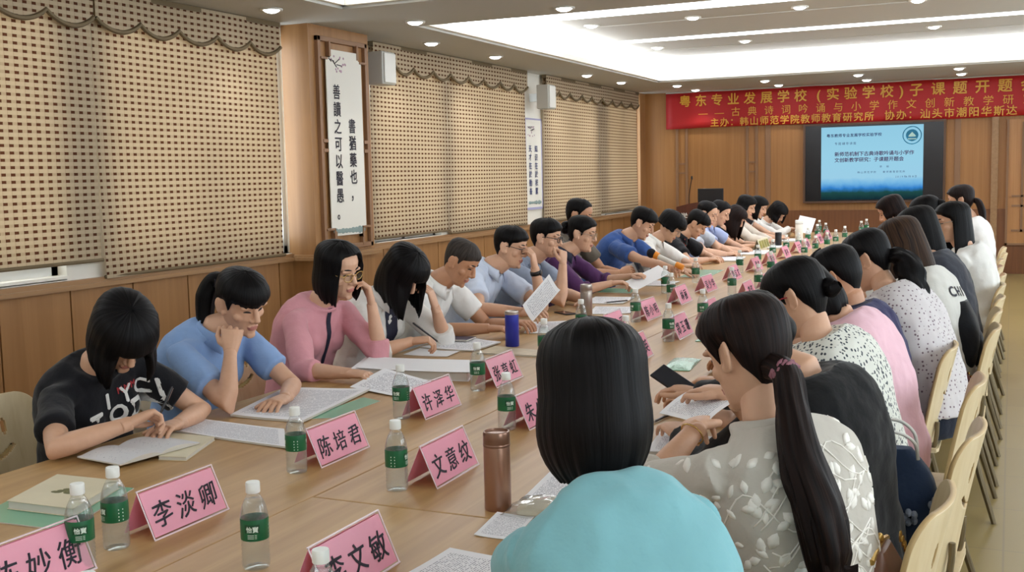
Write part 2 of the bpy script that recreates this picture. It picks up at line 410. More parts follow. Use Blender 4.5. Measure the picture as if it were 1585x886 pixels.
for x0, x1 in ((-5.02, -4.98), (-4.86, -4.82), (-3.87, -3.83), (-3.72, -3.68), (-3.56, -3.48), (-.78, -.7)): mb.box((x0, YB-.025, .1), (x1, YB, 2.3))
for x in (-4.98, -3.83):
    for z in (1.56, 1.71): mb.box((x, YB-.025, z), (x+.12, YB, z+.025))
struct('trim_3', mb, MT['frame_wood'])
mb = MB().box((-.28, YB-.06, .1), (-.19, YB, 2.3)); struct('trim_4', mb, MT['trim_wood'])
mb = MB().box((-.08, YB-.04, .42), (1.3, YB, 2.24)); struct('wall_back_panel', mb, wood('panel_wood', '#b07a48', '#c08c5a', 'Z', .4, (26, 26, .6)))
mb = MB()
for x in (.12, 1.02): mb.box((x, YB-.06, .62), (x+.03, YB-.04, 2.2))
for z in (1.12, .98, .62): mb.box((.0, YB-.06, z), (1.2, YB-.04, z+.03))
mb.box((-.08, YB-.06, .42), (-.05, YB-.04, 2.24)); mb.box((-.08, YB-.06, .42), (1.3, YB-.04, .45))
struct('trim_5', mb, MT['frame_wood'])
struct('floor_step', MB().box((XW, 16.8, 0), (-.14, YB, .16)), MT['floor'])
# ceiling: soffit ring and beam, cove faces, raft panels with light slots
X0, X1 = -4.68, 1.45
mb = MB().box((XW-.2, YN, SOF), (X0, YB, 3.3)); mb.box((X1, YN, SOF), (XR, YB, 3.3)); mb.box((X0, 15.42, SOF), (X1, YB, 3.3)); mb.box((X0, 7.22, SOF), (X1, 8.37, 3.3)); mb.box((X0, YN, SOF), (X1, -1.9, 3.3))
struct('ceiling', mb, MT['ceiling_paint'])
mb = MB()
for a, b in ((8.37, 15.42), (-1.9, 7.22)):           # small stepped lip round each tray
    mb.box((X0, a, 2.9), (X0+.05, b, 2.955)); mb.box((X0, b-.05, 2.9), (X1, b, 2.955)); mb.box((X1-.05, a, 2.9), (X1, b, 2.955)); mb.box((X0, a, 2.9), (X1, a+.05, 2.955))
struct('trim_6', mb, MT['cove_paint'])
mb = MB(); mb.box((X0, 8.37, 3.2), (X1, 15.42, 3.3)); mb.box((X0, -1.9, 3.2), (X1, 7.22, 3.3)); struct('ceiling_tray', mb, MT['ceiling_paint'])
def cove(name, a, b, label):
    t = thing(name, (X0, a, 2.96), label, 'light', 'cove lights round the ceiling trays'); e = .012
    def q(x0, y0, x1, y1): part('glow_panel', MB().box((x0-X0, y0-a, 0), (x1-X0, y1-a, .235)), MT['cove'], t)
    q(X0, a, X0+e, b); q(X1-e, a, X1, b); q(X0+e, b-e, X1-e, b); q(X0+e, a, X1-e, a+e)
cove('cove_light', 8.37, 15.42, 'glowing white cove band round the far ceiling tray above the banner end')
cove('cove_light', -1.9, 7.22, 'glowing white cove band round the near ceiling tray, cut by the top of the picture')
for y0, y1, lab in ((10.45, 10.78, 'bright light slot crossing the far ceiling tray, the nearer one beside the beam'), (12.96, 13.12, 'narrow bright light slot crossing the middle of the far ceiling tray'), (15.12, 15.3, 'light slot at the back edge of the far ceiling tray, next to its cove')):
    t = tag(part('ceiling_light_strip', MB().box((X0+.03, y0, 3.185), (X1-.03, y1, 3.2)), MT['led']), lab, 'light', 'light slots in the ceiling')
# small joint line in each raft
mb = MB()
for y in (11.55, 14.2): mb.box((X0+.05, y, 3.192), (X1-.05, y+.02, 3.2))
struct('trim_7', mb, MT['ceiling_paint'])
def ring(r0, r1, z0, z1):
    m = MB(); m.lathe([(r0, z0+.004), (r0, z1), (r1, z1), (r1, z0), (r0+.004, z0)], n=24); return m
dl_ring = ring(.062, .085, -.012, .004).mesh('trim_ring', MT['white_plastic']); dl_disc = MB().lathe([(.001, -.032), (.03, -.029), (.052, -.02), (.061, -.008), (.062, .002)], n=24, caps=True).mesh('lamp_disc', MT['lamp'])
def downlight(x, y, z, lab):
    t = thing('ceiling_downlight', (x, y, z), lab, 'downlight', 'recessed ceiling downlights')
    link('trim_ring', dl_ring, t); link('lamp_disc', dl_disc, t)
    ld = bpy.data.lights.new('bulb', 'SPOT'); ld.energy = DOWN; ld.spot_size = R_(110); ld.spot_blend = .6; ld.shadow_soft_size = .06; ld.color = (1, .98, .95)
    lo = bpy.data.objects.new('bulb', ld); COL.objects.link(lo); lo.parent = t; lo.location = (0, 0, -.03)
DLS = [(-5.12, 6.92, SOF, 'nearest downlight of the soffit above the left wall'), (-4.54, 8.09, SOF, 'downlight in the ceiling beam, at its left end'), (-5.12, 9.43, SOF, 'downlight of the left soffit above the wall speaker by the pillar'), (-5.12, 10.87, SOF, 'downlight of the left soffit above the second window'),
  (-5.09, 13.6, SOF, 'downlight of the left soffit above the white scroll pier'), (-5.08, 14.96, SOF, 'downlight of the left soffit nearest the far corner'), (-4.58, 16.06, SOF, 'front downlight of the pair above the left end of the red banner'), (-4.57, 17.08, SOF, 'rear downlight right above the left end of the red banner'),
  (-3.28, 16.07, SOF, 'front downlight of the second pair above the red banner'), (-3.26, 17.0, SOF, 'rear downlight of the second pair above the red banner'), (-1.97, 15.95, SOF, 'front downlight of the third pair above the red banner'), (-1.97, 16.93, SOF, 'rear downlight of the third pair above the red banner'),
  (-.67, 15.81, SOF, 'front downlight of the rightmost pair above the red banner'), (-.68, 16.76, SOF, 'rear downlight of the rightmost pair above the red banner'), (-3.2, 8.07, SOF, 'downlight in the ceiling beam, second from its left end'), (-1.87, 8.07, SOF, 'downlight in the ceiling beam, out past the top edge'),
  (-4.2, 11.4, RAFT, 'leftmost downlight of the nearer ceiling panel in the far tray'), (-3.08, 11.42, RAFT, 'second downlight from the left in the nearer ceiling panel'), (-1.96, 11.3, RAFT, 'third downlight from the left in the nearer ceiling panel'), (-.87, 11.5, RAFT, 'rightmost downlight of the nearer ceiling panel'),
  (-4.2, 13.85, RAFT, 'leftmost downlight of the rear ceiling panel'), (-3.06, 13.8, RAFT, 'second downlight from the left in the rear ceiling panel'), (-.86, 13.74, RAFT, 'rightmost downlight of the rear ceiling panel')]
for a in DLS: downlight(*a)
# windows: aluminium frames with glass, behind the blinds
for k, (a, b, z0) in enumerate(WIN):
    w = MB(); x0, x1 = XW-.13, XW-.08; m = (a+b)/2
    for lo, hi in (((x0, a, z0), (x1, b, z0+.06)), ((x0, a, 2.74), (x1, b, 2.8)), ((x0, a, z0), (x1, a+.05, 2.8)), ((x0, b-.05, z0), (x1, b, 2.8)), ((x0-.02, m-.03, z0), (x1, m+.03, 2.8))): w.box(lo, hi)
    w.box((x0, a+.05, z0+.06), (x1-.01, m, z0+.12)); w.box((x0-.02, m, z0+.06), (x1-.03, b-.05, z0+.12))
    fr = struct('window_%d' % (k+1), w, MT['alu'])
    part('glass_pane', MB().box((XW-.115, a+.05, z0+.06), (XW-.11, b-.05, 2.74)), MT['glass'], fr)
mb = MB()
for a, b, z0 in WIN: mb.box((XW-.2, a, z0-.02), (XW+.02, b, z0))
struct('trim_8', mb, MT['white_paint'])
# woven roller blinds with scalloped valances
def blind(a, b, zbot, lab, seed):
    t = thing('window_blind', (XW+.05, a, zbot), lab, 'blind', 'woven checked window blinds'); rnd = random.Random(seed)
    L = b-a; nu, nv = 40, 30; vs, uv = [], []
    for j in range(nv+1):
        for i in range(nu+1):
            u = i/nu*L; v = j/nv*(2.86-zbot)
            vs.append((.006*math.sin(u*5+seed)+.012*math.sin(v*2.1+u*1.3+seed)*(1-j/nv), u, v)); uv.append((u+a, v+zbot))
    g = lambda i, j: j*(nu+1)+i
    fs = [(g(i, j), g(i+1, j), g(i+1, j+1), g(i, j+1)) for j in range(nv) for i in range(nu)]
    part('blind_sheet', MB().add(vs, fs, 0, uv), MT['blind'], t, True, 180)
    part('bottom_bar', MB().tube([(.002, 0, .012), (.002, L, .012)], .012, 8), MT['blind_trim'], t, True)
    n = max(3, round(L/.43)); M_ = n*12; vs, uv, edge = [], [], []
    for i in range(M_+1):
        u = i/M_*L; ph = (i % 12)/12; d = .19+.075*abs(math.sin(PI*i/12))**.8
        x = .05+.008*math.sin(u*6)
        for z in (2.87-zbot, 2.87-zbot-d*.5, 2.87-zbot-d): vs.append((x, u, z)); uv.append((u+a+.03, z+zbot+.02))
        edge.append((x, u, 2.87-zbot-d))
    fs = [(i*3+k, i*3+k+1, i*3+k+4, i*3+k+3) for i in range(M_) for k in (0, 1)]
    part('valance', MB().add(vs, fs, 0, uv), MT['blind'], t, True, 180)
    part('braid_trim', MB().tube(edge, .016, 6), MT['blind_trim'], t, True, 60)
    part('headrail', MB().box((-.01, 0, 2.84-zbot), (.05, L, 2.879-zbot)), MT['blind_trim'], t)
blind(2.7, 5.52, 1.07, 'nearest woven checked blind at the left picture edge, raised to show a window frame below', 1)
blind(5.53, 7.54, .955, 'woven checked blind between the raised blind and the wood pillar', 2)
blind(8.98, 10.53, 1.0, 'woven checked blind just right of the wood pillar, under the wall speaker', 3)
blind(10.54, 12.6, .965, 'woven checked blind left of the white scroll pier', 4)
blind(13.2, 15.32, .965, 'woven blind just right of the white scroll pier', 5)
blind(15.32, 17.08, 1.0, 'farthest woven blind, next to the far wood corner', 6)
# power socket on the wainscot
t = thing('wall_socket', (XW+.03, 7.45, .33), 'white wall socket on the wood wainscot behind the girl in light blue', 'socket')
part('plate', MB().box((0, -.06, -.04), (.012, .06, .04)), MT['white_plastic'], t, bevel=.003); part('socket_face', MB().box((.012, -.035, -.025), (.016, .035, .025)), MT['grey_plastic'], t, bevel=.002)
# wall speakers
def speaker(x, y, z, lab):
    t = thing('wall_speaker', (x, y, z), lab, 'speaker', 'white wall speakers')
    part('cabinet', MB().box((0, -.12, -.15), (.16, .12, .15)), MT['grey_plastic'], t, bevel=.012)
    part('grille', MB().box((.16, -.1, -.135), (.175, .1, .135)), MT['white_plastic'], t, bevel=.006)
    part('bracket', MB().box((-.14, -.03, -.05), (0, .03, .05)), MT['alu'], t, bevel=.004)
speaker(-5.42, 8.86, 2.6, 'white wall speaker mounted beside the wood pillar with the long scroll')
speaker(-5.42, 12.8, 2.56, 'white wall speaker mounted above the narrow scroll on the white pier')
# calligraphy scrolls
def scroll_art(t, x, y0, y1, z0, z1, seed):
    rnd = random.Random(seed); ink_mb = MB(); pink = MB(); teal = MB()
    for k in range(5):                              # plum branch, top left
        a = (x, y0+.02+.03*k, z1-.05-.012*k+rnd.uniform(-.01, .01)); b = (x, y0+.06+.04*k, z1-.09+rnd.uniform(-.04, .05)); ink_mb.tube([a, b], .004, 5)
    for k in range(16):
        c = (x, y0+rnd.uniform(.03, .3)*(y1-y0)/.55, z1-rnd.uniform(.03, .17)); pink.ell(c, (.002, .011, .01), n=8, m=5)
    for k in range(9):                              # hills and reeds, foot
        yy = y0+.04+k*(y1-y0-.08)/8; h = rnd.uniform(.03, .09); teal.ell((x, yy, z0+.02), (.002, .04, h*.4), n=10, m=6)
    part('branch', ink_mb, MT['ink'], t); part('blossom', pink, mat('blossom', '#b795a6', .8), t); part('hills', teal, mat('ink_wash', '#8b9c99', .8), t)
t = thing('calligraphy_scroll', (-5.33, 8.15, 1.1), 'tall framed white calligraphy scroll on the wood pillar', 'scroll', rotz=0)
def fb(lo, hi): return ((lo[0]+5.33, lo[1]-8.15, lo[2]-1.1), (hi[0]+5.33, hi[1]-8.15, hi[2]-1.1))
mb = MB()
for lo, hi in (((-5.335, 7.77, .98), (-5.295, 7.81, 2.79)), ((-5.335, 8.5, .98), (-5.295, 8.54, 2.79)), ((-5.335, 7.77, 2.75), (-5.295, 8.54, 2.79)), ((-5.335, 7.77, .98), (-5.295, 8.54, 1.02)),
   ((-5.33, 7.93, 2.63), (-5.29, 7.955, 2.76)), ((-5.33, 8.36, 2.63), (-5.29, 8.385, 2.76)), ((-5.33, 7.93, 1.0), (-5.29, 7.955, 1.14)), ((-5.33, 8.36, 1.0), (-5.29, 8.385, 1.14)),
   ((-5.33, 7.8, 1.9), (-5.29, 7.87, 1.93)), ((-5.33, 8.44, 1.9), (-5.29, 8.51, 1.93)), ((-5.33, 7.8, 1.82), (-5.29, 7.87, 1.85)), ((-5.33, 8.44, 1.82), (-5.29, 8.51, 1.85)),
   ((-5.33, 7.8, 2.6), (-5.285, 7.9, 2.62)), ((-5.33, 8.4, 2.6), (-5.285, 8.51, 2.62)), ((-5.33, 7.8, 1.15), (-5.285, 7.93, 1.17)), ((-5.33, 8.36, 1.15), (-5.285, 8.51, 1.17)), ((-5.33, 7.91, 1.07), (-5.285, 7.93, 1.17)), ((-5.33, 8.36, 1.07), (-5.285, 8.38, 1.17))): mb.box(*fb(lo, hi))
part('lattice_frame', mb, MT['frame_wood'], t, bevel=.003)
sv = [(7.88, 1.17), (7.93, 1.17), (7.93, 1.1), (8.37, 1.1), (8.37, 1.17), (8.43, 1.17), (8.43, 2.62), (8.385, 2.62), (8.385, 2.69), (7.95, 2.69), (7.95, 2.62), (7.88, 2.62)]
mb = MB(); vs = [(.034, y-8.15, z-1.1) for y, z in sv]+[(.026, y-8.15, z-1.1) for y, z in sv]; n = len(sv)
mb.add(vs, [tuple(range(n)), tuple(range(2*n-1, n-1, -1))]+[(i, i+n, (i+1) % n+n, (i+1) % n) for i in range(n)])
part('scroll_sheet', mb, MT['white_paint'], t)
mb = MB(); P_ = lambda yy, zz: (lambda x, y: (.0365, yy+x, zz+y))
lettering('善讀之可以醫愚。', P_(7.965-8.15, 2.285-1.1), .148, .135, .014, mb, vertical=True, aspect=.85)
part('lettering', mb, MT['ink'], t); mb = MB()
lettering('書猶藥也，', P_(8.19-8.15, 2.0-1.1), .148, .135, .014, mb, vertical=True, aspect=.85)
part('lettering', mb, MT['ink'], t); scroll_art(t, .036, 7.9-8.15, 8.41-8.15, .02, 1.57, 3)
t = thing('calligraphy_scroll', (XW+.006, 12.92, 1.15), 'narrow white calligraphy scroll on the white pier between two blinds', 'scroll')
part('scroll_sheet', MB().box((.0, -.265, 0), (.02, .265, 1.16)), MT['white_paint'], t)
mb = MB()
for lo, hi in (((.02, -.265, 0), (.024, -.245, 1.16)), ((.02, .245, 0), (.024, .265, 1.16)), ((.02, -.265, 1.14), (.024, .265, 1.16)), ((.02, -.265, 0), (.024, .265, .03))): mb.box(lo, hi)
part('border', mb, mat('lilac_border', '#a7a4c4', .7), t)
mb = MB(); lettering('天才在於勤奋', lambda x, y: (.024, -.17+x, .74+y), .108, .095, .01, mb, vertical=True); part('lettering', mb, MT['blue_ink'], t); mb = MB(); lettering('知识在於积累', lambda x, y: (.024, .02+x, .74+y), .108, .095, .01, mb, vertical=True)
part('lettering', mb, MT['blue_ink'], t); scroll_art(t, .024, -.2, .22, .07, 1.1, 5)
# banner
t = thing('hanging_banner', (-5.165, YB-.07, 2.285), 'long red cloth banner with gold characters across the back wall', 'banner')
vs = []; nu = 60; Lb = 7.2
for i in range(nu+1):
    for j in range(7): vs.append((i/nu*Lb, .006*math.sin(i*.9)+.004*math.sin(j*1.3+i*.5), j/6*.58+.012*math.sin(i/nu*PI*3)*(1-j/6)))
fs = [(i*7+j, (i+1)*7+j, (i+1)*7+j+1, i*7+j+1) for i in range(nu) for j in range(6)]
ob = part('banner_cloth', MB().add(vs, fs), MT['red_cloth'], t, True, 180); sm = ob.modifiers.new('thick', 'SOLIDIFY'); sm.thickness = .004
mb = MB(); F_ = lambda x0, z0: (lambda x, y: (x0+x+5.165, -.018, z0+y-2.285))
lettering('粤东专业发展学校', F_(-4.94, 2.655), .262, .195, .02, mb); lettering('(', F_(-2.77, 2.655), .26, .2, .02, mb); lettering('实验学校', F_(-2.62, 2.655), .262, .195, .02, mb); lettering(')', F_(-1.56, 2.655), .26, .2, .02, mb)
lettering('子课题开题会', F_(-1.42, 2.655), .3, .2, .02, mb)
part('lettering', mb, MT['gold'], t); mb = MB(); lettering('——古典诗词吟诵与小学作文创新教学研究', F_(-4.62, 2.47), .263, .15, .0, mb)
part('lettering', mb, MT['gold'], t); mb = MB(); lettering('主办：韩山师范学院教师教育研究所', F_(-4.43, 2.315), .158, .145, .012, mb); part('lettering', mb, MT['gold'], t); mb = MB(); lettering('协办：汕头市潮阳华斯达', F_(-1.77, 2.315), .167, .15, .012, mb)
part('lettering', mb, MT['gold'], t)
part('top_rod', MB().tube([(0, 0, .585), (Lb, 0, .585)], .012, 8), MT['alu'], t, True)
# LED screen with its slide
t = thing('led_screen', (-1.93, YB-.03, 1.09), 'big black wall screen showing a pale blue slide under the banner', 'screen')
part('screen_panel', MB().box((-1.0, -.06, 0), (1.0, 0, 1.16)), mat('screen_black', '#0c0b12', .25), t)
mb = MB()
for lo, hi in (((-1.03, -.075, -.03), (1.03, 0, 0)), ((-1.03, -.075, 1.16), (1.03, 0, 1.19)), ((-1.03, -.075, 0), (-1.0, 0, 1.16)), ((1.0, -.075, 0), (1.03, 0, 1.16))): mb.box(lo, hi)
part('bezel', mb, mat('bezel_wood', '#5a3d2a', .4), t)
def slide_mat():
    m, nt, N, L, b = new_mat('slide_light'); N.remove(b)
    uv = N.new('ShaderNodeUVMap'); sp = N.new('ShaderNodeSeparateXYZ'); L.new(uv.outputs[0], sp.inputs[0])
    nz = N.new('ShaderNodeTexNoise'); nz.inputs['Scale'].default_value = 9; nz.inputs['Detail'].default_value = 5; L.new(uv.outputs[0], nz.inputs['Vector'])
    y = math_node(N, L, 'ADD', sp.outputs[1], math_node(N, L, 'MULTIPLY', math_node(N, L, 'SUBTRACT', nz.outputs['Fac'], .5), .07))
    r = N.new('ShaderNodeValToRGB'); e = r.color_ramp.elements
    e[0].position = 0; e[0].color = hx('#16303a'); e[1].position = 1; e[1].color = hx('#9fdcf7')
    for p, c in ((.1, '#24524f'), (.125, '#2f6fa0'), (.16, '#3b8fe0'), (.22, '#7cc4f5'), (.3, '#a9e0fb'), (.6, '#a6e2fb')): k = e.new(p); k.color = hx(c)
    L.new(y, r.inputs['Fac']); em = N.new('ShaderNodeEmission'); em.inputs[1].default_value = .42; L.new(r.outputs['Color'], em.inputs[0]); L.new(em.outputs[0], N['Material Output'].inputs[0]); return m
part('slide', MB().add([(-.76, -.064, .02), (.72, -.064, .02), (.72, -.064, 1.13), (-.76, -.064, 1.13)], [(0, 1, 2, 3)], 0, [(0, 0), (1.3, 0), (1.3, 1), (0, 1)]), slide_mat(), t)
mb = MB(); G_ = lambda x0, z0: (lambda x, y: (x0+x, -.068, z0+y))
lettering('粤东教师专业发展学校实验学校', G_(-.68, .98), .058, .056, .02, mb); lettering('专题辅导讲座', G_(-.56, .86), .055, .045, .0, mb)
lettering('李 彬', G_(.1, .5), .05, .038, 0, mb); lettering('韩山师范学院', G_(-.22, .42), .047, .036, 0, mb); lettering('教师教育研究所', G_(.15, .42), .047, .036, 0, mb); lettering('2019年6月18日', G_(.33, .345), .03, .036, 0, mb)
part('slide_text', mb, MT['blue_ink'], t)
mb = MB(); lettering('新师范机制下古典诗歌吟诵与小学作', G_(-.56, .69), .072, .072, .02, mb); lettering('文创新教学研究：子课题开题会', G_(-.56, .6), .072, .072, .02, mb); part('slide_title', mb, mat('plum_ink', '#4a1f5e', .7), t)
mb = MB(); ec = (.56, -.067, .97)
def disc(mb, r0, r1, y, n=40):
    a = [(ec[0]+r*math.cos(2*PI*i/n), y, ec[2]+r*math.sin(2*PI*i/n)) for r in (r0, r1) for i in range(n)]
    mb.add(a, [(i, (i+1) % n, n+(i+1) % n, n+i) for i in range(n)])
disc(mb, .122, .136, -.0675); disc(mb, .001, .088, -.0675); part('emblem', mb, mat('emblem_blue', '#1f7fa8', .6), t)
mb = MB(); mb.add([(.51, -.069, .95), (.61, -.069, .95), (.61, -.069, .965), (.56, -.069, 1.02), (.51, -.069, .965)], [(0, 1, 2, 3, 4)]); mb.box((.5, -.069, .91), (.62, -.0685, .925)); part('emblem_mark', mb, mat('emblem_pale', '#bfe6e2', .6), t)
# lectern with a monitor and a gooseneck microphone
t = thing('lectern', (-4.05, 15.9, 0), 'dark red-brown lectern at the front below the banner', 'lectern')
mb = MB(); pr = [(-.42, 0), (.42, 0), (.42, 1.08)]+[(.42-.84*k/10, 1.08+.07*math.sin(PI*k/10)) for k in range(11)]+[(-.42, 1.08)]
n = len(pr); mb.add([(x, -.3, z) for x, z in pr]+[(x, -.26, z) for x, z in pr], [tuple(range(n)), tuple(range(2*n-1, n-1, -1))]+[(i, (i+1) % n, (i+1) % n+n, i+n) for i in range(n)])
lm = wood('lectern_wood', '#4a2418', '#5c2f20', 'Z', .35, (20, 20, 1)); part('front_panel', mb, lm, t)
part('side_panel', MB().box((-.42, -.26, 0), (-.38, .25, 1.05)), lm, t, bevel=.004); part('side_panel', MB().box((.38, -.26, 0), (.42, .25, 1.05)), lm, t, bevel=.004)
part('desk_top', MB().box((-.38, -.26, 1.0), (.38, .27, 1.04)), lm, t, bevel=.004)
part('lettering', lettering('学校', lambda x, y: (-.36+x, -.304, .9+y), .12, .11, .02), MT['white_plastic'], t)
t = thing('monitor', (-4.02, 15.82, 1.04), 'black monitor standing on the lectern', 'monitor')
mb = MB().box((-.19, .0, .02), (.19, .03, .3)); part('screen', mb, MT['black_plastic'], t, bevel=.006); part('foot', MB().box((-.1, -.05, 0), (.1, .1, .02)), MT['black_plastic'], t, bevel=.004)
part('back_cover', MB().box((-.15, .03, .06), (.15, .05, .25)), MT['black_plastic'], t, bevel=.01)
t = thing('gooseneck_microphone', (-4.33, 15.8, 1.04), 'thin gooseneck microphone rising from the lectern left of the monitor', 'microphone')
part('stem', MB().tube(spline([(0, 0, .02), (.0, -.01, .2), (.03, -.03, .36), (.05, -.05, .44)]), .006, 6), MT['black_plastic'], t, True); part('capsule', MB().ell((.055, -.055, .46), (.014, .014, .03)), MT['black_plastic'], t, True); part('base', MB().lathe([(.05, 0), (.05, .015), (.02, .025)], n=20, caps=True), MT['black_plastic'], t, True)

# ------------------------------------------------------------------ tables
TZ = .75; TXL, TXC, TXR = -2.66, -1.662, -.66
def table(x0, x1, y0, y1, lab):
    t = thing('conference_table', (x0, y0, 0), lab, 'table', 'wood conference tables pushed together'); L = y1-y0; w = x1-x0
    part('tabletop', MB().box((0, 0, TZ-.035), (w, L, TZ)), MT['table_wood'], t, bevel=.003)
    n = max(1, round(L/1.6))
    part('apron', MB().box((.12, .08, .55), (w-.12, L-.08, TZ-.035)), MT['table_edge'], t)
    for k in range(n+1):
        for xx in (.08, w-.14):
            yy = min(max(k*L/n, .08), L-.14); part('leg', MB().box((xx, yy, 0), (xx+.06, yy+.06, TZ-.035)), MT['table_edge'], t, bevel=.004)
table(TXL, TXC-.0005, .4, 14.9, 'long left-hand run of pale wood conference table, in front of the people along the windows')
table(TXC+.0035, TXR, 2.335, 14.9, 'long right-hand run of pale wood conference table beyond the cross joint')
table(TXC+.0005, TXR, .4, 2.331, 'nearest pale wood table, at the bottom of the picture before the cross joint')

# ------------------------------------------------------------------ chairs
def make_chair():
    t = thing('stacking_chair', (0, 0, 0), 'x', 'chair', 'smiley plywood chairs round the table')
    # seat: curved plywood
    nu, nv = 14, 14; top, bot = [], []
    def seat_pt(i, j, dz):
        u = i/nu-.5; v = j/nv-.5; sx = .42; sy = .42*(1-.1*abs(v)) ; x = u*sx; y = v*sy*(1-.12*max(0, u)) 
        r = max(abs(u), abs(v))*2; 
        if abs(u) > .4 and abs(v) > .4: x *= .97; y *= .97
        z = .45+.012*(4*v*v)+(-.03*max(0, (u-.3)*5)**2)+dz; return (x, y, z)
    mb = MB(); vs = [seat_pt(i, j, 0) for j in range(nv+1) for i in range(nu+1)]+[seat_pt(i, j, -.014) for j in range(nv+1) for i in range(nu+1)]
    g = lambda i, j, k=0: k*(nu+1)*(nv+1)+j*(nu+1)+i
    fs = [(g(i, j), g(i+1, j), g(i+1, j+1), g(i, j+1)) for j in range(nv) for i in range(nu)]+[(g(i, j, 1), g(i, j+1, 1), g(i+1, j+1, 1), g(i+1, j, 1)) for j in range(nv) for i in range(nu)]
    for i in range(nu): fs += [(g(i, 0), g(i, 0, 1), g(i+1, 0, 1), g(i+1, 0)), (g(i, nv), g(i+1, nv), g(i+1, nv, 1), g(i, nv, 1))]
    for j in range(nv): fs += [(g(0, j), g(0, j+1), g(0, j+1, 1), g(0, j, 1)), (g(nu, j), g(nu, j, 1), g(nu, j+1, 1), g(nu, j+1))]
    part('seat', mb.add(vs, fs), MT['chair_wood'], t, True, 50)
    # back shell with two slit eyes and a smile cut through
    W, H = .42, .4; n, m = 84, 80; vs, keep, idx = [], [], {}
    def hole(y, z):
        for e in (-.075, .075):
            if ((y-e)/.011)**2+((z-.285)/.03)**2 < 1 : return True
        r = math.hypot(y, (z-.3)); a = math.atan2(z-.3, y)
        return .118 < r < .136 and R_(-140) < a < R_(-40)
    def inside(y, z):
        rt, rb = .07, .05
        return True
        if z > H-rt and abs(y) > W/2-rt: return math.hypot(abs(y)-(W/2-rt), z-(H-rt)) < rt+.001
        if z < rb and abs(y) > W/2-rb: return math.hypot(abs(y)-(W/2-rb), z-rb) < rb+.001
        return True
    def bp(y, z):
        rt, rb = .08, .05; k = W/2
        if z > H-rt: k = W/2-rt+math.sqrt(max(rt*rt-(z-H+rt)**2, .0001))
        elif z < rb: k = W/2-rb+math.sqrt(max(rb*rb-(rb-z)**2, .0001))
        y = y*k/(W/2)
        return (-.19-.15*z-.1*z*z+1.0*y*y, y, .47+z*.97)
    mb = MB(); fl = []
    for j in range(m):
        for i in range(n):
            yc, zc_ = (i+.5)/n*W-W/2, (j+.5)/m*H
            if inside(yc, zc_) and not hole(yc, zc_): fl.append((i, j))
    used = {}
    for i, j in fl:
        for a, b in ((i, j), (i+1, j), (i+1, j+1), (i, j+1)):
            if (a, b) not in used: used[(a, b)] = len(vs); vs.append(bp(a/n*W-W/2, b/m*H))
    mb.add(vs, [tuple(used[q] for q in ((i, j), (i+1, j), (i+1, j+1), (i, j+1))) for i, j in fl])
    ob = part('backrest', mb, [MT['chair_wood'], MT['chair_edge']], t, True, 60); sd = ob.modifiers.new('ply', 'SOLIDIFY'); sd.thickness = .013; sd.offset = 0; sd.material_offset_rim = 1
    for s in (-1, 1):
        part('leg', MB().tube([(.15, s*.17, .437), (.17, s*.185, .2), (.185, s*.195, 0)], [.014, .013, .011], 8), MT['chair_metal'], t, True)
        part('leg', MB().tube([(-.14, s*.17, .437), (-.2, s*.19, .2), (-.26, s*.205, 0)], [.015, .013, .011], 8), MT['chair_metal'], t, True)
        part('back_support', MB().tube(spline([(.1, s*.12, .428), (-.12, s*.13, .425), (-.185, s*.13, .45), (-.2, s*.13, .5), (-.203, s*.13, .56)]), .009, 8), MT['chair_metal'], t, True)
    part('crossbar', MB().tube([(-.16, -.175, .33), (-.16, .175, .33)], .008, 8), MT['chair_metal'], t, True)
    return t
CHAIR0 = make_chair(); _cu = [0]
def chair(x, y, rz, lab):
    if _cu[0] == 0: o = CHAIR0; o.location = (x, y, 0); o.rotation_euler.z = rz; o['label'] = lab
    else: o = dup(CHAIR0, (x, y, 0), rz, lab)
    _cu[0] += 1; return o

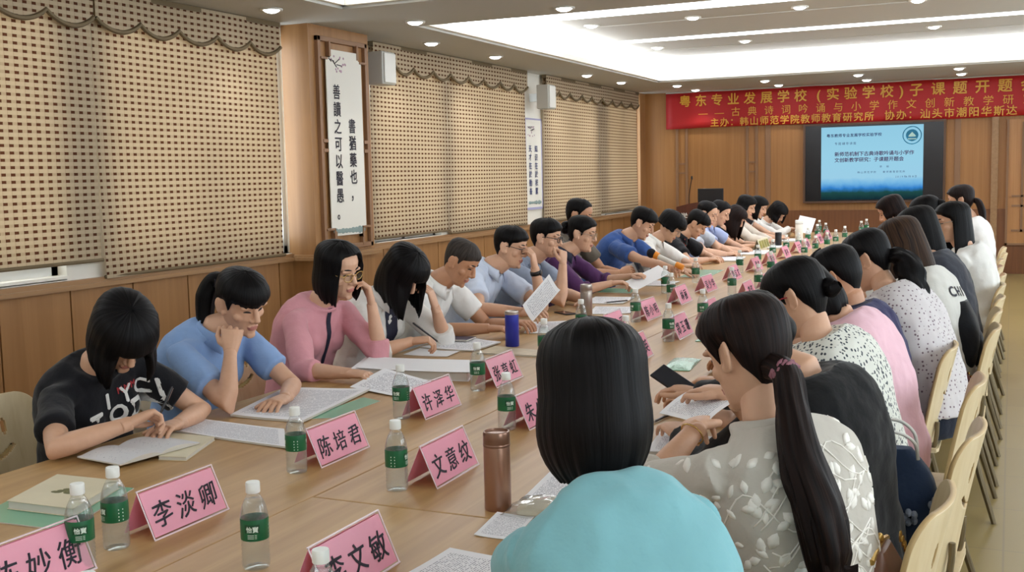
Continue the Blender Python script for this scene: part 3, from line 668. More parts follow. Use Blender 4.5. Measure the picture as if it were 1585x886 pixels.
# ------------------------------------------------------------------ table things
def make_bottle():
    t = thing('water_bottle', (0, 0, 0), 'x', 'bottle', 'small water bottles with green labels')
    prof = [(.001, .004), (.02, .003), (.0275, .001), (.0295, .006), (.03, .012)]
    for k in range(5): z = .016+k*.009; prof += [(.0302, z), (.0288, z+.0045)]
    prof += [(.0302, .062), (.0296, .066), (.0296, .112), (.0302, .116), (.029, .124), (.0255, .138), (.0205, .15), (.0155, .159), (.0128, .164), (.0126, .17), (.0126, .176)]
    part('plastic_shell', MB().lathe(prof, n=24), MT['bottle'], t, True, 80)
    part('water', MB().lathe([(max(r-.0018, .0005), z+.0015) for r, z in prof if z < .158], n=20, caps=True), MT['water'], t, True, 80)
    part('label', MB().lathe([(.0301, .066), (.0304, .067), (.0304, .111), (.0301, .112)], n=28), MT['label_green'], t, True)
    mb = MB(); cyl = lambda a0, z0, r=.0307: (lambda x, y: (r*math.cos(a0+x/r), r*math.sin(a0+x/r), z0+y))
    badges = []
    for a0 in (-1.05, 2.1):
        badge = MB(); badges.append(badge)
        f = cyl(a0, .0, .0306); nn = 10; vs = []
        for k in range(nn+1): vs += [f(-.0165+.033*k/nn, .083+.002*math.sin(k)), f(-.0165+.033*k/nn, .1025)]
        badge.add(vs, [(2*k, 2*k+2, 2*k+3, 2*k+1) for k in range(nn)])
        lettering('怡寶', cyl(a0-.42, .087), .0135, .0135, .03, mb)
        for zz in (.079, .0755, .072): 
            g = cyl(a0, zz); mb.add([g(-.01, 0), g(0, 0), g(.01, 0), g(.01, .0012), g(0, .0012), g(-.01, .0012)], [(0, 1, 4, 5), (1, 2, 3, 4)])
    f = cyl(.35, .07)
    for zz in (0, .008, .016, .024): mb.add([f(0, zz), f(.012, zz), f(.012, zz+.003), f(0, zz+.003)], [(0, 1, 2, 3)])
    lb = [c for c in t.children if c.name.startswith('label')][0]
    [part('badge', b_, MT['label_dark'], lb) for b_ in badges]; part('lettering', mb, MT['label_white'], lb)
    mb = MB(); nn = 36; pr = [(.0145, .166), (.0152, .1675), (.0152, .186), (.0142, .1895), (.004, .1902)]
    rings = [[((r*(1+.02*(i % 2)))*math.cos(2*PI*i/nn), (r*(1+.02*(i % 2)))*math.sin(2*PI*i/nn), z) for i in range(nn)] for r, z in pr]
    part('cap', mb.loft(rings), MT['cap_white'], t, True, 50)
    return t
BOT0 = make_bottle(); _bu = [0]
def bottle(x, y, lab, rz=0):
    if _bu[0] == 0: BOT0.location = (x, y, TZ); BOT0.rotation_euler.z = rz; BOT0['label'] = lab
    else: dup(BOT0, (x, y, TZ), rz, lab)
    _bu[0] += 1
def card(x, y, text, lab, w=.265, rz=0, h=.112, dep=.1):
    """tent-shaped acrylic stand with a pink card; front foot corner at x, y; runs along +y"""
    t = thing('name_card', (x, y, TZ), lab, 'name card', 'pink tent name cards along the table', rz)
    hx_, n = dep/2, Vector((h, 0, dep/2)).normalized()
    def slab(sx, off0, off1, in_, mat_, name, parent):
        mb = MB(); pts = []
        for o_ in (off0, off1):
            for yy, k in ((in_, in_/h), (w-in_, in_/h), (w-in_, 1-in_/h), (in_, 1-in_/h)):
                xx = -hx_*k if sx > 0 else -dep+hx_*k
                pts.append((xx+sx*n.x*o_, yy, h*k+n.z*o_))
        mb.add(pts, [(0, 1, 2, 3), (7, 6, 5, 4), (0, 4, 5, 1), (1, 5, 6, 2), (2, 6, 7, 3), (3, 7, 4, 0)]); return part(name, mb, mat_, parent)
    f = slab(1, 0, .0006, .006, MT['card_pink'], 'card_face', t); slab(-1, 0, .0006, .006, MT['card_pink'], 'card_face', t)
    mb = MB()
    for yy in (0, w-.003):
        a = [(0, yy, 0), (0, yy+.003, 0), (-hx_, yy+.003, h), (-hx_, yy, h)]; mb.add(a+[(p[0]+n.x*.0016, p[1], p[2]+n.z*.0016) for p in a], [(0, 1, 2, 3), (7, 6, 5, 4), (0, 4, 5, 1), (1, 5, 6, 2), (2, 6, 7, 3), (3, 7, 4, 0)])
    zz = h-.0012
    for a0, a1 in (((-.001, .0), (.0, .003)), ((-hx_-.002, zz), (-hx_+.002, zz+.0025))): mb.box((a0[0], 0, a0[1]), (a1[0], w, a1[1]))
    mb.box((-.001, 0, 0), (.0022, w, .0035))
    part('acrylic_edge', mb, mat('acrylic_edge', '#f0dde4', .25) if 'edge_m' not in MT else MT['edge_m'], t)
    if text:
        s = .066 if len(text) == 3 else .07; nl = len(text); x0 = (w-.08*nl)/2+.008
        def fn(px, py):
            k = (py+.03)/math.hypot(h, hx_)
            return (-hx_*k+n.x*.0012, px+x0, h*k+n.z*.0012)
        part('lettering', lettering(text, fn, .08, s, .006, wob=.05), MT['ink'], f)
    return t
def sheet(q, lab, cat='paper', mat_='print', z=TZ+.0006, th=.0008, curl=0, group='papers and documents on the table', name='paper_sheet', side=None, nu=8, nv=6, seed=0):
    """thin paper through four world corners (list of (x, y) or (x, y, z))"""
    c = [Vector((p[0], p[1], p[2] if len(p) > 2 else z)) for p in q]
    ctr = sum(c, Vector())/4; base = Vector((ctr.x, ctr.y, min(p.z for p in c))); rnd = random.Random(seed)
    top, uv = [], []
    for j in range(nv+1):
        for i in range(nu+1):
            u, v = i/nu, j/nv; p = c[0]*(1-u)*(1-v)+c[1]*u*(1-v)+c[2]*u*v+c[3]*(1-u)*v
            dz = curl*((2*u-1)**2*.6+(v)**2*.4)+curl*.25*math.sin(u*5+seed)*v
            top.append(p+Vector((0, 0, dz+th))-base); uv.append((u, v))
    N_ = len(top); bot = [p-Vector((0, 0, th)) for p in top]; g = lambda i, j, k=0: k*N_+j*(nu+1)+i
    mb = MB(); fs = [(g(i, j), g(i+1, j), g(i+1, j+1), g(i, j+1)) for j in range(nv) for i in range(nu)]
    mb.add(top+bot, fs, 0, uv+uv)
    fs2 = [(g(i, j, 1), g(i, j+1, 1), g(i+1, j+1, 1), g(i+1, j, 1)) for j in range(nv) for i in range(nu)]
    for i in range(nu): fs2 += [(g(i, 0), g(i, 0, 1), g(i+1, 0, 1), g(i+1, 0)), (g(i, nv), g(i+1, nv), g(i+1, nv, 1), g(i, nv, 1))]
    for j in range(nv): fs2 += [(g(0, j), g(0, j+1), g(0, j+1, 1), g(0, j, 1)), (g(nu, j), g(nu, j, 1), g(nu, j+1, 1), g(nu, j+1))]
    for f in fs2: mb.f.append(f); mb.mi.append(1)
    o = part(name, mb, [MT[mat_] if isinstance(mat_, str) else mat_, MT[side] if side else MT['page_edge']], None, True, 40); o.location = base
    return tag(o, lab, cat, group)
# ------------------------------------------------------------------ people
HR = np.array([(-.122,.052,.000,.014),(-.114,.074,.02,.030),(-.1,.084,.035,.043),(-.08,.085,.05,.053),(-.06,.085,.062,.060),(-.035,.087,.075,.066),(-.012,.085,.086,.070),(.005,.083,.092,.072),(.025,.090,.096,.074),(.05,.091,.098,.075),(.075,.082,.092,.069),(.095,.062,.074,.055),(.108,.035,.045,.033),(.114,.004,.004,.004)])
def head_r(th, z):
    f, b, w = (float(np.interp(z, HR[:, 0], HR[:, k])) for k in (1, 2, 3))
    c, s = math.cos(th), math.sin(th); a = f if c > 0 else max(b, .012)
    return 1/math.sqrt((c/max(a, .003))**2+(s/max(w, .003))**2)
TT = np.array([(-.14,.165,.10,.115),(0,.18,.112,.128),(.2,.155,.105,.102),(.4,.146,.102,.096),(.6,.160,.113,.102),(.76,.17,.112,.102),(.85,.16,.092,.098),(.91,.135,.074,.088),(.96,.1,.062,.074),(1.0,.064,.054,.058),(1.08,.052,.048,.05)])
def frame(az, pitch, roll):
    f = Vector((math.cos(az)*math.cos(pitch), math.sin(az)*math.cos(pitch), -math.sin(pitch))); l = Vector((-math.sin(az), math.cos(az), 0)); u = f.cross(l)
    q = Matrix.Rotation(roll, 3, f); return f, q @ l, q @ u
def hand(mb, W, hd, n, side, curl, sc=1.0, spread=.06):
    hd = Vector(hd).normalized(); n = Vector(n); n = (n-hd*n.dot(hd)).normalized()
    t = (-n).cross(hd)*(1 if side == 'R' else -1); W = Vector(W)
    def ring(c, w, h, k=14): return [tuple(c+t*(w*math.cos(2*PI*i/k))+n*(h*math.sin(2*PI*i/k))) for i in range(k)]
    mb.loft([ring(W-hd*.03*sc, .024*sc, .021*sc), ring(W, .025*sc, .019*sc), ring(W+hd*.03*sc, .034*sc, .019*sc), ring(W+hd*.065*sc, .04*sc, .016*sc), ring(W+hd*.088*sc, .039*sc, .012*sc)])
    K = W+hd*.084*sc
    for k, (o, ln, r) in enumerate(((.0315, .072, .0088), (.0105, .08, .0092), (-.0105, .074, .0088), (-.0305, .058, .0078))):
        d = (hd+t*spread*(1.5-k)*.9).normalized(); p = K+t*(o*sc)-hd*.012*sc; pts = [p]; a = .25*curl
        for sgm, fr in enumerate((.14, .42, .3, .24)):
            q = math.cos(a); v = d*math.cos(a)+n*math.sin(a); p = p+v*(ln*fr*sc*1.12); pts.append(p); a += curl*(.9 if sgm else .75)*(1+.08*k)
        mb.tube(pts, [r*sc*1.05, r*sc*1.08, r*sc, r*sc*.9, r*sc*.72], 9)
        mb.ell(pts[-1], (r*sc*.72,)*3, n=8, m=6)
    b = W+hd*.02*sc+t*.024*sc; c = min(curl, 1.0); d1 = (hd*.75+t*.62+n*.25*(.5+c)).normalized(); d2 = (hd*.95+t*(.25-.3*c)+n*.35*c).normalized()
    pts = [b-t*.012*sc, b+d1*.03*sc, b+d1*.05*sc+d2*.012*sc, b+d1*.05*sc+d2*.045*sc]
    mb.tube(pts, [.0135*sc, .0125*sc, .0105*sc, .008*sc], 9); mb.ell(pts[-1], (.008*sc,)*3, n=8, m=6)
def arm_path(Sh, E, Wr, inn):
    d1 = (E-Sh).normalized(); d2 = (Wr-E).normalized(); c = (d2-d1)*.012
    return [inn, Sh, Sh.lerp(E, .5), E-d1*.045, E-c*.3, E+d2*.045, E.lerp(Wr, .5), Wr-d2*.02, Wr+d2*.012]
def ik(Sh, Wr, a, b, pole):
    d = Wr-Sh; L = min(d.length, (a+b)*.995); x = (a*a-b*b+L*L)/(2*L); h = math.sqrt(max(a*a-x*x, 0)); u = d.normalized()
    p = Vector(pole); p = (p-u*p.dot(u)).normalized(); return Sh+u*x+p*h
def displace(vs, fs, amp, fr, seed):
    out = []
    me = bpy.data.meshes.new('t'); me.from_pydata(vs.tolist(), [], fs); me.update()
    for v in me.vertices:
        p = v.co*fr+Vector((seed*3.1, 0, 0)); d = noise.noise(p)+.5*noise.noise(p*2.3); q = Vector((p.x*1.3, p.y*1.3, p.z*.5)); d += .6*(1-abs(noise.noise(q*1.6)))-.3
        out.append(tuple(v.co+v.normal*(amp*d)))
    bpy.data.meshes.remove(me); return np.array(out)
def person(lab, base, hip, neck, head, taz, sex='f', R=None, L=None, hair=None, top=None, lower='trousers', lower_mat=None, skin='skin', vox=.006, hs=1.03, sw=None, bow=.05, glasses=None, seed=0, build=1.0, roll=0, legs=True, knee=.40, shoes='#2a2524', keep=False, drop=.07, nl=.168):
    root = thing('person', (base[0], base[1], 0), lab, 'person', 'people seated at the table'); O = Vector((base[0], base[1], 0))
    def fin(name, mb, mats, parent=root, smooth=True, label=None):
        mb.v = [tuple(Vector(p)-O) for p in mb.v]; return part(name, mb, mats, parent, smooth, 180, label=label)
    male = sex == 'm'; bs = build*(1.1 if male else 1.0); sw = sw or (.185 if male else .158)
    hip = Vector(hip); neck = Vector(neck); dn_ = Vector(head[0])-neck; neck = Vector(head[0])-dn_*min(1, (nl if not keep else 9)/dn_.length); az = R_(taz); fac = Vector((math.cos(az), math.sin(az), 0)); r0 = Vector((math.sin(az), -math.cos(az), 0))
    up = (neck-hip).normalized(); r = (r0-up*r0.dot(up)).normalized(); r = Matrix.Rotation(R_(roll), 3, up.cross(r)) @ r; f = up.cross(r).normalized()
    mid = (hip+neck)/2-f*bow*2
    def spine(s):
        if s > 1: return neck+up*((s-1)*.5)
        if s < 0: return hip+Vector((0, 0, s*.5))+fac*0
        return hip*(1-s)**2+mid*(2*s*(1-s))+neck*s**2
    def torso(ss, off=0, n=28, tab=TT, flare=0):
        rings = []
        for s in ss:
            c = spine(s); t = (spine(min(s+.02, 1.05))-spine(s-.02)).normalized(); rr = (r-t*r.dot(t)).normalized(); ff = t.cross(rr)
            hw, df, db = (float(np.interp(s, tab[:, 0], tab[:, k]))*bs+off for k in (1, 2, 3))
            if s < .15: hw += flare
            ring = []
            for i in range(n):
                a = 2*PI*i/n; ca, sa = math.cos(a), math.sin(a); e = 2/2.5
                x = (df if ca > 0 else db)*abs(ca)**e*(1 if ca > 0 else -1); y = hw*abs(sa)**e*(1 if sa > 0 else -1)
                ring.append(tuple(c+ff*x+rr*y))
            rings.append(ring)
        return rings
    hc = Vector(head[0]); hf, hl, hu = frame(R_(head[1]), R_(head[2]), R_(head[3] if len(head) > 3 else 0))
    def H(x, y, z): return hc+(hf*x+hl*y+hu*z)*hs
    # body: torso, arms, neck
    body = MB(); body.loft(torso([-.1, 0, .2, .4, .6, .76, .85, .91, .955], -.014))
    nb = H(-.008, 0, -.085); n0 = neck-up*.05; nr = .058 if male else .051
    body.loft(tube_rings([n0, neck+up*.012+f*.004, nb, H(.0, 0, -.035)], [nr*1.08, nr*1.03, nr*.96, nr*.72], 18))
    arms = {}
    for sd, sg, spec in (('R', 1, R), ('L', -1, L)):
        Sh = neck-up*drop+r*(sg*sw)+f*.008; spec = spec or {}
        Wr = Vector(spec.get('W', Sh+fac*.3-Vector((0, 0, .15)))); ua, fa = (.295, .255) if male else (.275, .235)
        E = Vector(spec['E']) if 'E' in spec else ik(Sh, Wr, ua, fa, spec.get('pole', r*(sg*.7)+Vector((0, 0, -1))-fac*.2))
        inn = Sh-r*(sg*.05)+up*.012; arms[sd] = (Sh, E, Wr, inn, spec, sg)
        k = 1.13 if male else 1.0
        body.loft(tube_rings(arm_path(Sh, E, Wr, inn), [x*k for x in (.036, .042, .04, .036, .036, .037, .033, .025, .0245)], 14))
    bv, bf = remesh(body, vox, 9); out = MB(); out.add(bv, bf)
    hb = MB()
    for sd in arms:
        Sh, E, Wr, inn, spec, sg = arms[sd]; m = MB()
        hand(m, Wr, spec.get('hd', (Wr-E)), spec.get('n', (0, 0, -1)), sd, spec.get('curl', .5), 1.06 if male else .98)
        v, fcs = remesh(m, .0028 if vox < .0075 else .004, 3); out.add(v, fcs)
    # head with face
    m = MB(); rings = []
    for z in [-.121, -.114, -.1, -.08, -.06, -.035, -.012, .005, .025, .05, .075, .095, .107, .113]:
        rings.append([tuple(H(head_r(a, z)*math.cos(a), head_r(a, z)*math.sin(a), z)) for a in [2*PI*i/28 for i in range(28)]])
    m.loft(rings); RH = Matrix((hf, hl, hu)).transposed()
    def hell(x, y, z, rx, ry, rz, mb_=m, mi=0, n=12, mm=8, rot=None): mb_.ell(H(x, y, z), (rx*hs, ry*hs, rz*hs), RH if rot is None else RH @ rot, n, mm, mi)
    m.loft(tube_rings([n0.lerp(nb, .5), nb, H(.0, 0, -.035)], [nr*.97, nr*.95, nr*.72], 16))
    m.tube([H(.08, 0, .018), H(.094, 0, -.005), H(.104, 0, -.028), H(.094, 0, -.04)], [.008*hs, .0095*hs, .0125*hs, .009*hs], 10)
    flat_ear = (hair or {}).get('style') in ('bob', 'long')
    for s in (-1, 1):
        hell(.09, s*.0125, -.034, .011, .0085, .008); hell(.076, s*.033, .021, .011, .024, .008); hell(.05, s*.042, -.028, .02, .022, .02)
        hell(-.012, s*.074, -.006, .016, .006, .028) if flat_ear else hell(-.012, s*.081, -.006, .02, .007, .032, rot=Matrix.Rotation(s*-.45, 3, 'Z')); flat_ear or hell(-.022, s*.086, .004, .012, .007, .024, rot=Matrix.Rotation(s*-.6, 3, 'Z')); hell(0, s*.076, -.028, .01, .008, .012)
    hell(.085, 0, -.0615, .009, .023, .0055); hell(.0845, 0, -.0715, .009, .02, .006); hell(.078, 0, -.104, .01, .02, .012)
    v, fcs = remesh(m, .0034 if vox < .0075 else .005, 2, .4); o0 = len(out.f); out.add(v, fcs)
    rel = (v-np.array(hc)) @ np.array(RH)/hs
    for k, fc in enumerate(fcs):
        c = rel[list(fc)].mean(0)
        if c[0] > .078 and (c[1]/.023)**2+((c[2]+.067)/.0105)**2 < 1: out.mi[o0+k] = 1
    for s in (-1, 1):                                # lids looking down, brows
        e = [H(head_r(a, .001)*math.cos(a)+.0015, s*head_r(a, .001)*math.sin(a), z) for a, z in ((.19, -.001), (.3, .002), (.42, .0025), (.54, 0))]
        out.tube(e, [.0012, .0034, .0034, .0012], 8, 2)
        e = [H(head_r(a, .024)*math.cos(a)+.003, s*head_r(a, .024)*math.sin(a), z) for a, z in ((.15, .0265), (.32, .029), (.48, .028), (.6, .022))]
        out.tube(e, [.002, .0036, .0032, .001], 8, 2)
    fin('body', out, [MT[skin], MT['lip'], MT['brow']])
    # hair
    hp = dict(style='bob', thick=.017, length=.13, zf=.066, mat='hair', g=.75, a0=.95, jit=.007, cols=96); hp.update(hair or {})
    st = hp['style']; rnd = random.Random(seed+11); nc = hp['cols']; n1, n2 = 14, 9
    hang = st in ('bob', 'long'); men = st in ('short', 'buzz')
    if men: A = [0, .45, .8, 1.15, 1.34, 1.44, 1.62, 1.9, 2.1, 2.6, PI]; Z = [hp['zf'], hp['zf']-.002, hp['zf']-.014, .035, -.004, .026, .032, .02, -.02, -.066, -.074]
    else: A = [0, .45, .8, 1.1, 1.3, 1.42, 1.62, 1.86, 2.05, 2.5, PI]; Z = [hp['zf'], hp['zf']-.004, hp['zf']-.02, .03, -.012, .018, .026, .01, -.03, -.074, -.088]
    hm = MB(); colsv = []; jl = [rnd.uniform(-1, 1) for _ in range(nc)]; jl = [(jl[i]+jl[i-1]*.6+jl[i-2]*.3)/1.2 for i in range(nc)]
    for c in range(nc):
        th = 2*PI*c/nc; a = th if th <= PI else 2*PI-th; zh = float(np.interp(a, A, Z)); hl_len = 0; bang = hp.get('bang')
        if bang:
            q_ = min(1, max(0, (1.12-a)/.3)); q_ = q_*q_*(3-2*q_); zh = zh*(1-q_)+(bang+.006*jl[c]+.012*min(1, a))*q_
        if hang:
            w = min(1, max(0, (a-hp['a0'])/.22)); hl_len = (hp['length']*(1+hp.get('backlen', 0)*max(0, (a-2)/1.14)))*w+hp['jit']*jl[c]*w
            ze = zh*(1-w)+(-.004)*w
        else: ze = zh
        thk = hp['thick']*(1+.05*jl[c]); rows_o, rows_i = [], []
        if men and a > 1.2: thk = hp['thick']*float(np.interp(a, [1.2, 1.6, 2.2, PI], [.8, hp.get('side', .5), hp.get('side', .5), .7]))
        cs, sn = math.cos(th), math.sin(th)
        for k in range(n1+1):
            q = k/n1; z = .113-(.113-ze)*(1-math.cos(PI/2*q)) if q < 1 else ze
            rr = head_r(th, z)
            if hang and w > .5 and z < .04: rr = max(rr, head_r(th, .04))
            ro = rr+thk*min(1, .3+q*1.6); edge = 1.0
            if not hang or hl_len < .01: edge = 1-.75*max(0, (q-.86)/.14)
            ro = (rr+(ro-rr)*edge)*min(1, .02+q*9); zz = z+thk*.9*(1-q)**1.0
            if bang: ro += .006*q*min(1, max(0, (1.12-a)/.3))
            rows_o.append(H(ro*cs, ro*sn, zz)); rows_i.append(H(max(rr-.012, .001)*cs, max(rr-.012, .001)*sn, z-.004))
        pe = rows_o[-1]; rad = (hf*cs+hl*sn); g = hp['g']*(1 if a < 1.9 else max(.25, 1-(a-1.9)*.9)); dn = (hu*-(1-g)+Vector((0, 0, -g))).normalized(); LL = max(hl_len, .003)
        for k in range(1, n2+1):
            q = k/n2; p = pe+dn*(LL*q*hs)-rad*(hp.get('tuck', .02)*q**3.5 if hl_len > .02 else .002*q)+rad*(hp.get('flare', .005)*math.sin(q*PI) if hl_len > .02 else 0); rows_o.append(p)
            rows_i.append(p-rad*((.028*(1-q)+.004) if hl_len > .02 else .01*(1-q)+.002))
        rows_i[-1] = rows_o[-1]-rad*.002
        colsv.append(rows_o+rows_i[::-1])
    m = len(colsv[0]); vs = [p for c in colsv for p in c]; uv = [(c/nc, (k if k <= n1+n2 else m-1-k)/(n1+n2)) for c in range(nc) for k in range(m)]
    for c in range(nc):
        d = (c+1) % nc
        for k in range(m):
            k2 = (k+1) % m; us = [(c/nc, uv[k][1]), ((c+1)/nc, uv[k][1]), ((c+1)/nc, uv[k2][1]), (c/nc, uv[k2][1])]
            hm.uv[len(hm.f)] = us; hm.f.append((c*m+k, d*m+k, d*m+k2, c*m+k2)); hm.mi.append(0)
    hm.v = [tuple(p) for p in vs]
    def lock(path, rad, n=20, flat=1.0, ref=None, wave=0):
        P = spline(path, 8); K = len(P); rr = [float(np.interp(i/(K-1), np.linspace(0, 1, len(rad)), rad)) for i in range(K)]; rings = tube_rings(P, rr, n, flat, ref)
        jit = [rnd.uniform(-1, 1) for _ in range(n)]
        for k in range(K):
            c = P[k]
            for i in range(n):
                q = k/(K-1); ph = 1+jit[i]*.13*min(1, q*4)+wave*math.sin(q*17+i*.9); rings[k][i] = tuple(c+(Vector(rings[k][i])-c)*ph+Vector((0, 0, -jit[i]*.02*q*q)))
        v = [p for rg in rings for p in rg]; f2, uvs = [], []
        for k in range(K-1):
            for i in range(n):
                j = (i+1) % n; hm.uv[len(hm.f)] = [(i/n*.4, k/K), ((i+1)/n*.4, k/K), ((i+1)/n*.4, (k+1)/K), (i/n*.4, (k+1)/K)]
                o_ = len(hm.v); hm.f.append((o_+k*n+i, o_+k*n+j, o_+(k+1)*n+j, o_+(k+1)*n+i)); hm.mi.append(0)
        hm.f.append(tuple(len(hm.v)+(K-1)*n+i for i in range(n))); hm.mi.append(0)
        hm.v += v
    if 'tail' in hp: lock(hp['tail'], hp['tail_r'], hp.get('tail_n', 20), hp.get('tail_flat', 1), None, hp.get('wave', 0))
    for lk in hp.get('locks', ()): lock(*lk)
    if 'bun' in hp:
        c = H(*hp['bun'][:3]); lock([c-hf*.035*hs, c-hf*.01, c+hu*.01, c+hf*.02], [.012, hp['bun'][3], hp['bun'][3], .012], 18)
    hob = fin('hair', hm, [MT[hp['mat']]])
    if 'tie' in hp:
        tm = MB(); c = Vector(hp['tie'][0]); ax = Vector(hp['tie'][1]).normalized(); e1 = ax.orthogonal().normalized(); e2 = ax.cross(e1); rr = hp['tie'][2]
        for k in range(3): tm.tube([c+ax*(.007*(k-1)+.004*math.sin(i*1.7+k))+(e1*math.cos(i/8*PI)+e2*math.sin(i/8*PI))*rr*(1+.12*math.sin(i*2.1+k)) for i in range(17)], .0055, 7)
        fin('hair_tie', tm, [mat('mauve_tie', hp['tie'][3], .8)], hob)
    # clothing
    tp = dict(mat=None, sleeve='short', off=.014, amp=.008, hem=-.1, fr=9); tp.update(top or {})
    sm_ = MB(); ss = [tp['hem'], -.06, .04, .14, .26, .38, .5, .62, .72, .8, .86, .91, .95, .98, 1.02]; rg = torso(ss, tp['off'], 30, flare=tp.get('flare', 0))
    dip = tp.get('dip', .03); last = []
    for i, p in enumerate(rg[-1]):
        last.append(tuple(Vector(p)-up*(dip*max(0, math.cos(2*PI*i/30)))+f*(0.012*max(0, math.cos(2*PI*i/30)))))
    rg[-1] = last; sm_.loft(rg)
    if not male and tp.get('bust', 1):
        for s in (-1, 1): sm_.ell(spine(.66)+f*.075+r*(s*.07), (.07, .07, .07))
    kk = 1.13 if male else 1.0
    for sd in arms:
        Sh, E, Wr, inn, spec, sg = arms[sd]; pth = arm_path(Sh, E, Wr, inn-r*(sg*.02)); sl = spec.get('sleeve', tp['sleeve']); lo = tp.get('loose', 1.0)*kk
        d1 = (E-Sh).normalized(); d2 = (Wr-E).normalized()
        if sl == 'none': continue
        if sl == 'short':
            e = Sh.lerp(E, tp.get('slen', .66)); P = [pth[0], Sh, Sh.lerp(e, .5), e, e+d1*.002, e-d1*.03]; rd = [.046, .054, .058*lo, .062*lo, .052*lo, .046*lo]
        elif sl == 'three':
            e = E.lerp(Wr, .28); P = pth[:6]+[e, e+d2*.002, e-d2*.025]; rd = [.046, .054, .054*lo, .052*lo, .052*lo, .05*lo, .05*lo, .042*lo, .037*lo]
        else:
            P = pth[:8]+[Wr-d2*.005, Wr-d2*.003, Wr-d2*.03]; rd = [.046, .054, .054*lo, .052*lo, .052*lo, .05*lo, .044*lo, .038*lo, .037*lo, .032*lo, .028*lo]
        sm_.loft(tube_rings(P, rd, 18))
    sv_, sf_ = remesh(sm_, tp.get('vox', max(vox*1.15, .0065)), 6); sv_ = displace(sv_, sf_, tp['amp'], tp['fr'], seed)
    shirt = MB(); shirt.add(sv_, sf_); bvh = BVHTree.FromPolygons([Vector(p) for p in sv_], sf_)
    sob = fin(tp.get('name', 'shirt'), shirt, [tp['mat']])
    ctx = dict(root=root, bvh=bvh, spine=spine, f=f, r=r, up=up, fin=fin, shirt=sob, H=H, hf=hf, hl=hl, hu=hu, O=O, neck=neck, arms=arms, fac=fac)
    if 'collar' in tp:                               # turned-down shirt collar, open at the throat
        cm = MB(); nn = 22; gap = tp.get('gap', .42); st_, fl = [], []
        for i in range(nn+1):
            a = gap+(2*PI-2*gap)*i/nn; d = f*math.cos(a)+r*math.sin(a); pt = max(0, 1-min(i, nn-i)/4)
            b0 = neck-up*(.012+.02*max(0, math.cos(a)))+d*(.072*bs)+f*.006; b1 = neck+up*(.022-.012*max(0, math.cos(a)))+d*(.062*bs)+f*.008; b2 = neck-up*(.008+.03*pt+.018*max(0, math.cos(a)))+d*(.083*bs+.016*pt)+f*.008
            st_.append([b0-d*.003, b1-d*.003, b1+d*.003, b2+d*.003, b2, b1+d*.0])
        cm.loft([[tuple(p) for p in rgn] for rgn in st_]); fin('collar', cm, [tp['collar']], sob)
    if 'placket' in tp:
        pm = MB(); pv = []
        for k in range(13):
            s = .97-.5*k/12
            for y in (-tp.get('pw', .013), tp.get('pw', .013)):
                h = bvh.ray_cast(spine(s)+f*.4-r*y, -f); pv.append((h[0]+h[1]*.0025) if h[0] else spine(s)+f*.13)
        pm.add(pv, [(2*k, 2*k+1, 2*k+3, 2*k+2) for k in range(12)]); fin('placket', pm, [tp['placket']], sob)
    # lower body
    if legs:
        lm = MB(); lm.loft(torso([-.15, -.05, .05, .14], .004, 24)); hb_ = hip+Vector((0, 0, -.0)); 
        for s in (-1, 1):
            h0 = hb_+r0*(s*.085); kn = Vector((h0.x, h0.y, .515))+fac*knee+r0*(s*.02); an = Vector((kn.x, kn.y, .085))+fac*(-.02)
            lm.loft(tube_rings([h0-fac*.02, h0.lerp(kn, .5), kn-fac*.03, kn+Vector((0, 0, -.02)), kn+Vector((0, 0, -.08)), kn.lerp(an, .5), an], [.095*bs, .08*bs, .066*bs, .062, .06, .055, .045 if lower != 'skirt' else .04], 16))
            sh = MB(); rgs = []
            for x, w, h in ((-.07, .028, .05), (-.05, .036, .075), (0, .036, .085), (.06, .04, .06), (.12, .042, .042), (.16, .034, .034), (.175, .018, .022)):
                c = an+fac*x; rgs.append([tuple(Vector((c.x, c.y, 0))+r0*(w*math.cos(q))+Vector((0, 0, .004+h*.5+h*.5*math.sin(q)))) for q in [2*PI*i/14 for i in range(14)]])
            sh.loft(rgs); fin('shoe', sh, [mat('shoe', shoes, .5)])
        if lower in ('skirt', 'dress'):
            k0 = hb_; rgs = []
            for q, w, z0, z1 in ((0, .2, .44, .62), (.15, .205, .44, .63), (.3, .2, .43, .6), (.42, .19, .4, .59), (.46, .18, .38, .5)):
                c = k0+fac*q; rgs.append([tuple(Vector((c.x, c.y, (z0+z1)/2))+r0*(w*bs*math.cos(a))+Vector((0, 0, (z1-z0)/2*math.sin(a)))) for a in [2*PI*i/20 for i in range(20)]])
            lm.loft(rgs)
            if 'skirt_drop' in tp:
                rgs = []
                for z, w, d in ((.62, .19, .13), (.5, .21, .16), (.4, .225, .18), (.25, .24, .2)):
                    rgs.append([tuple(Vector((k0.x, k0.y, z))+r0*(w*math.cos(a)*(1+.04*math.cos(a*14)))-fac*.02+fac*(d*math.sin(a)*(1+.04*math.cos(a*14)))) for a in [2*PI*i/56 for i in range(56)]])
                lm.loft(rgs)
        lv, lf = remesh(lm, .011, 4); lv = displace(lv, lf, .004, 8, seed+5); q = MB(); q.add(lv, lf); fin('skirt' if lower in ('skirt', 'dress') else 'trousers', q, [lower_mat or mat('dark_trousers', '#23252d', .8)])
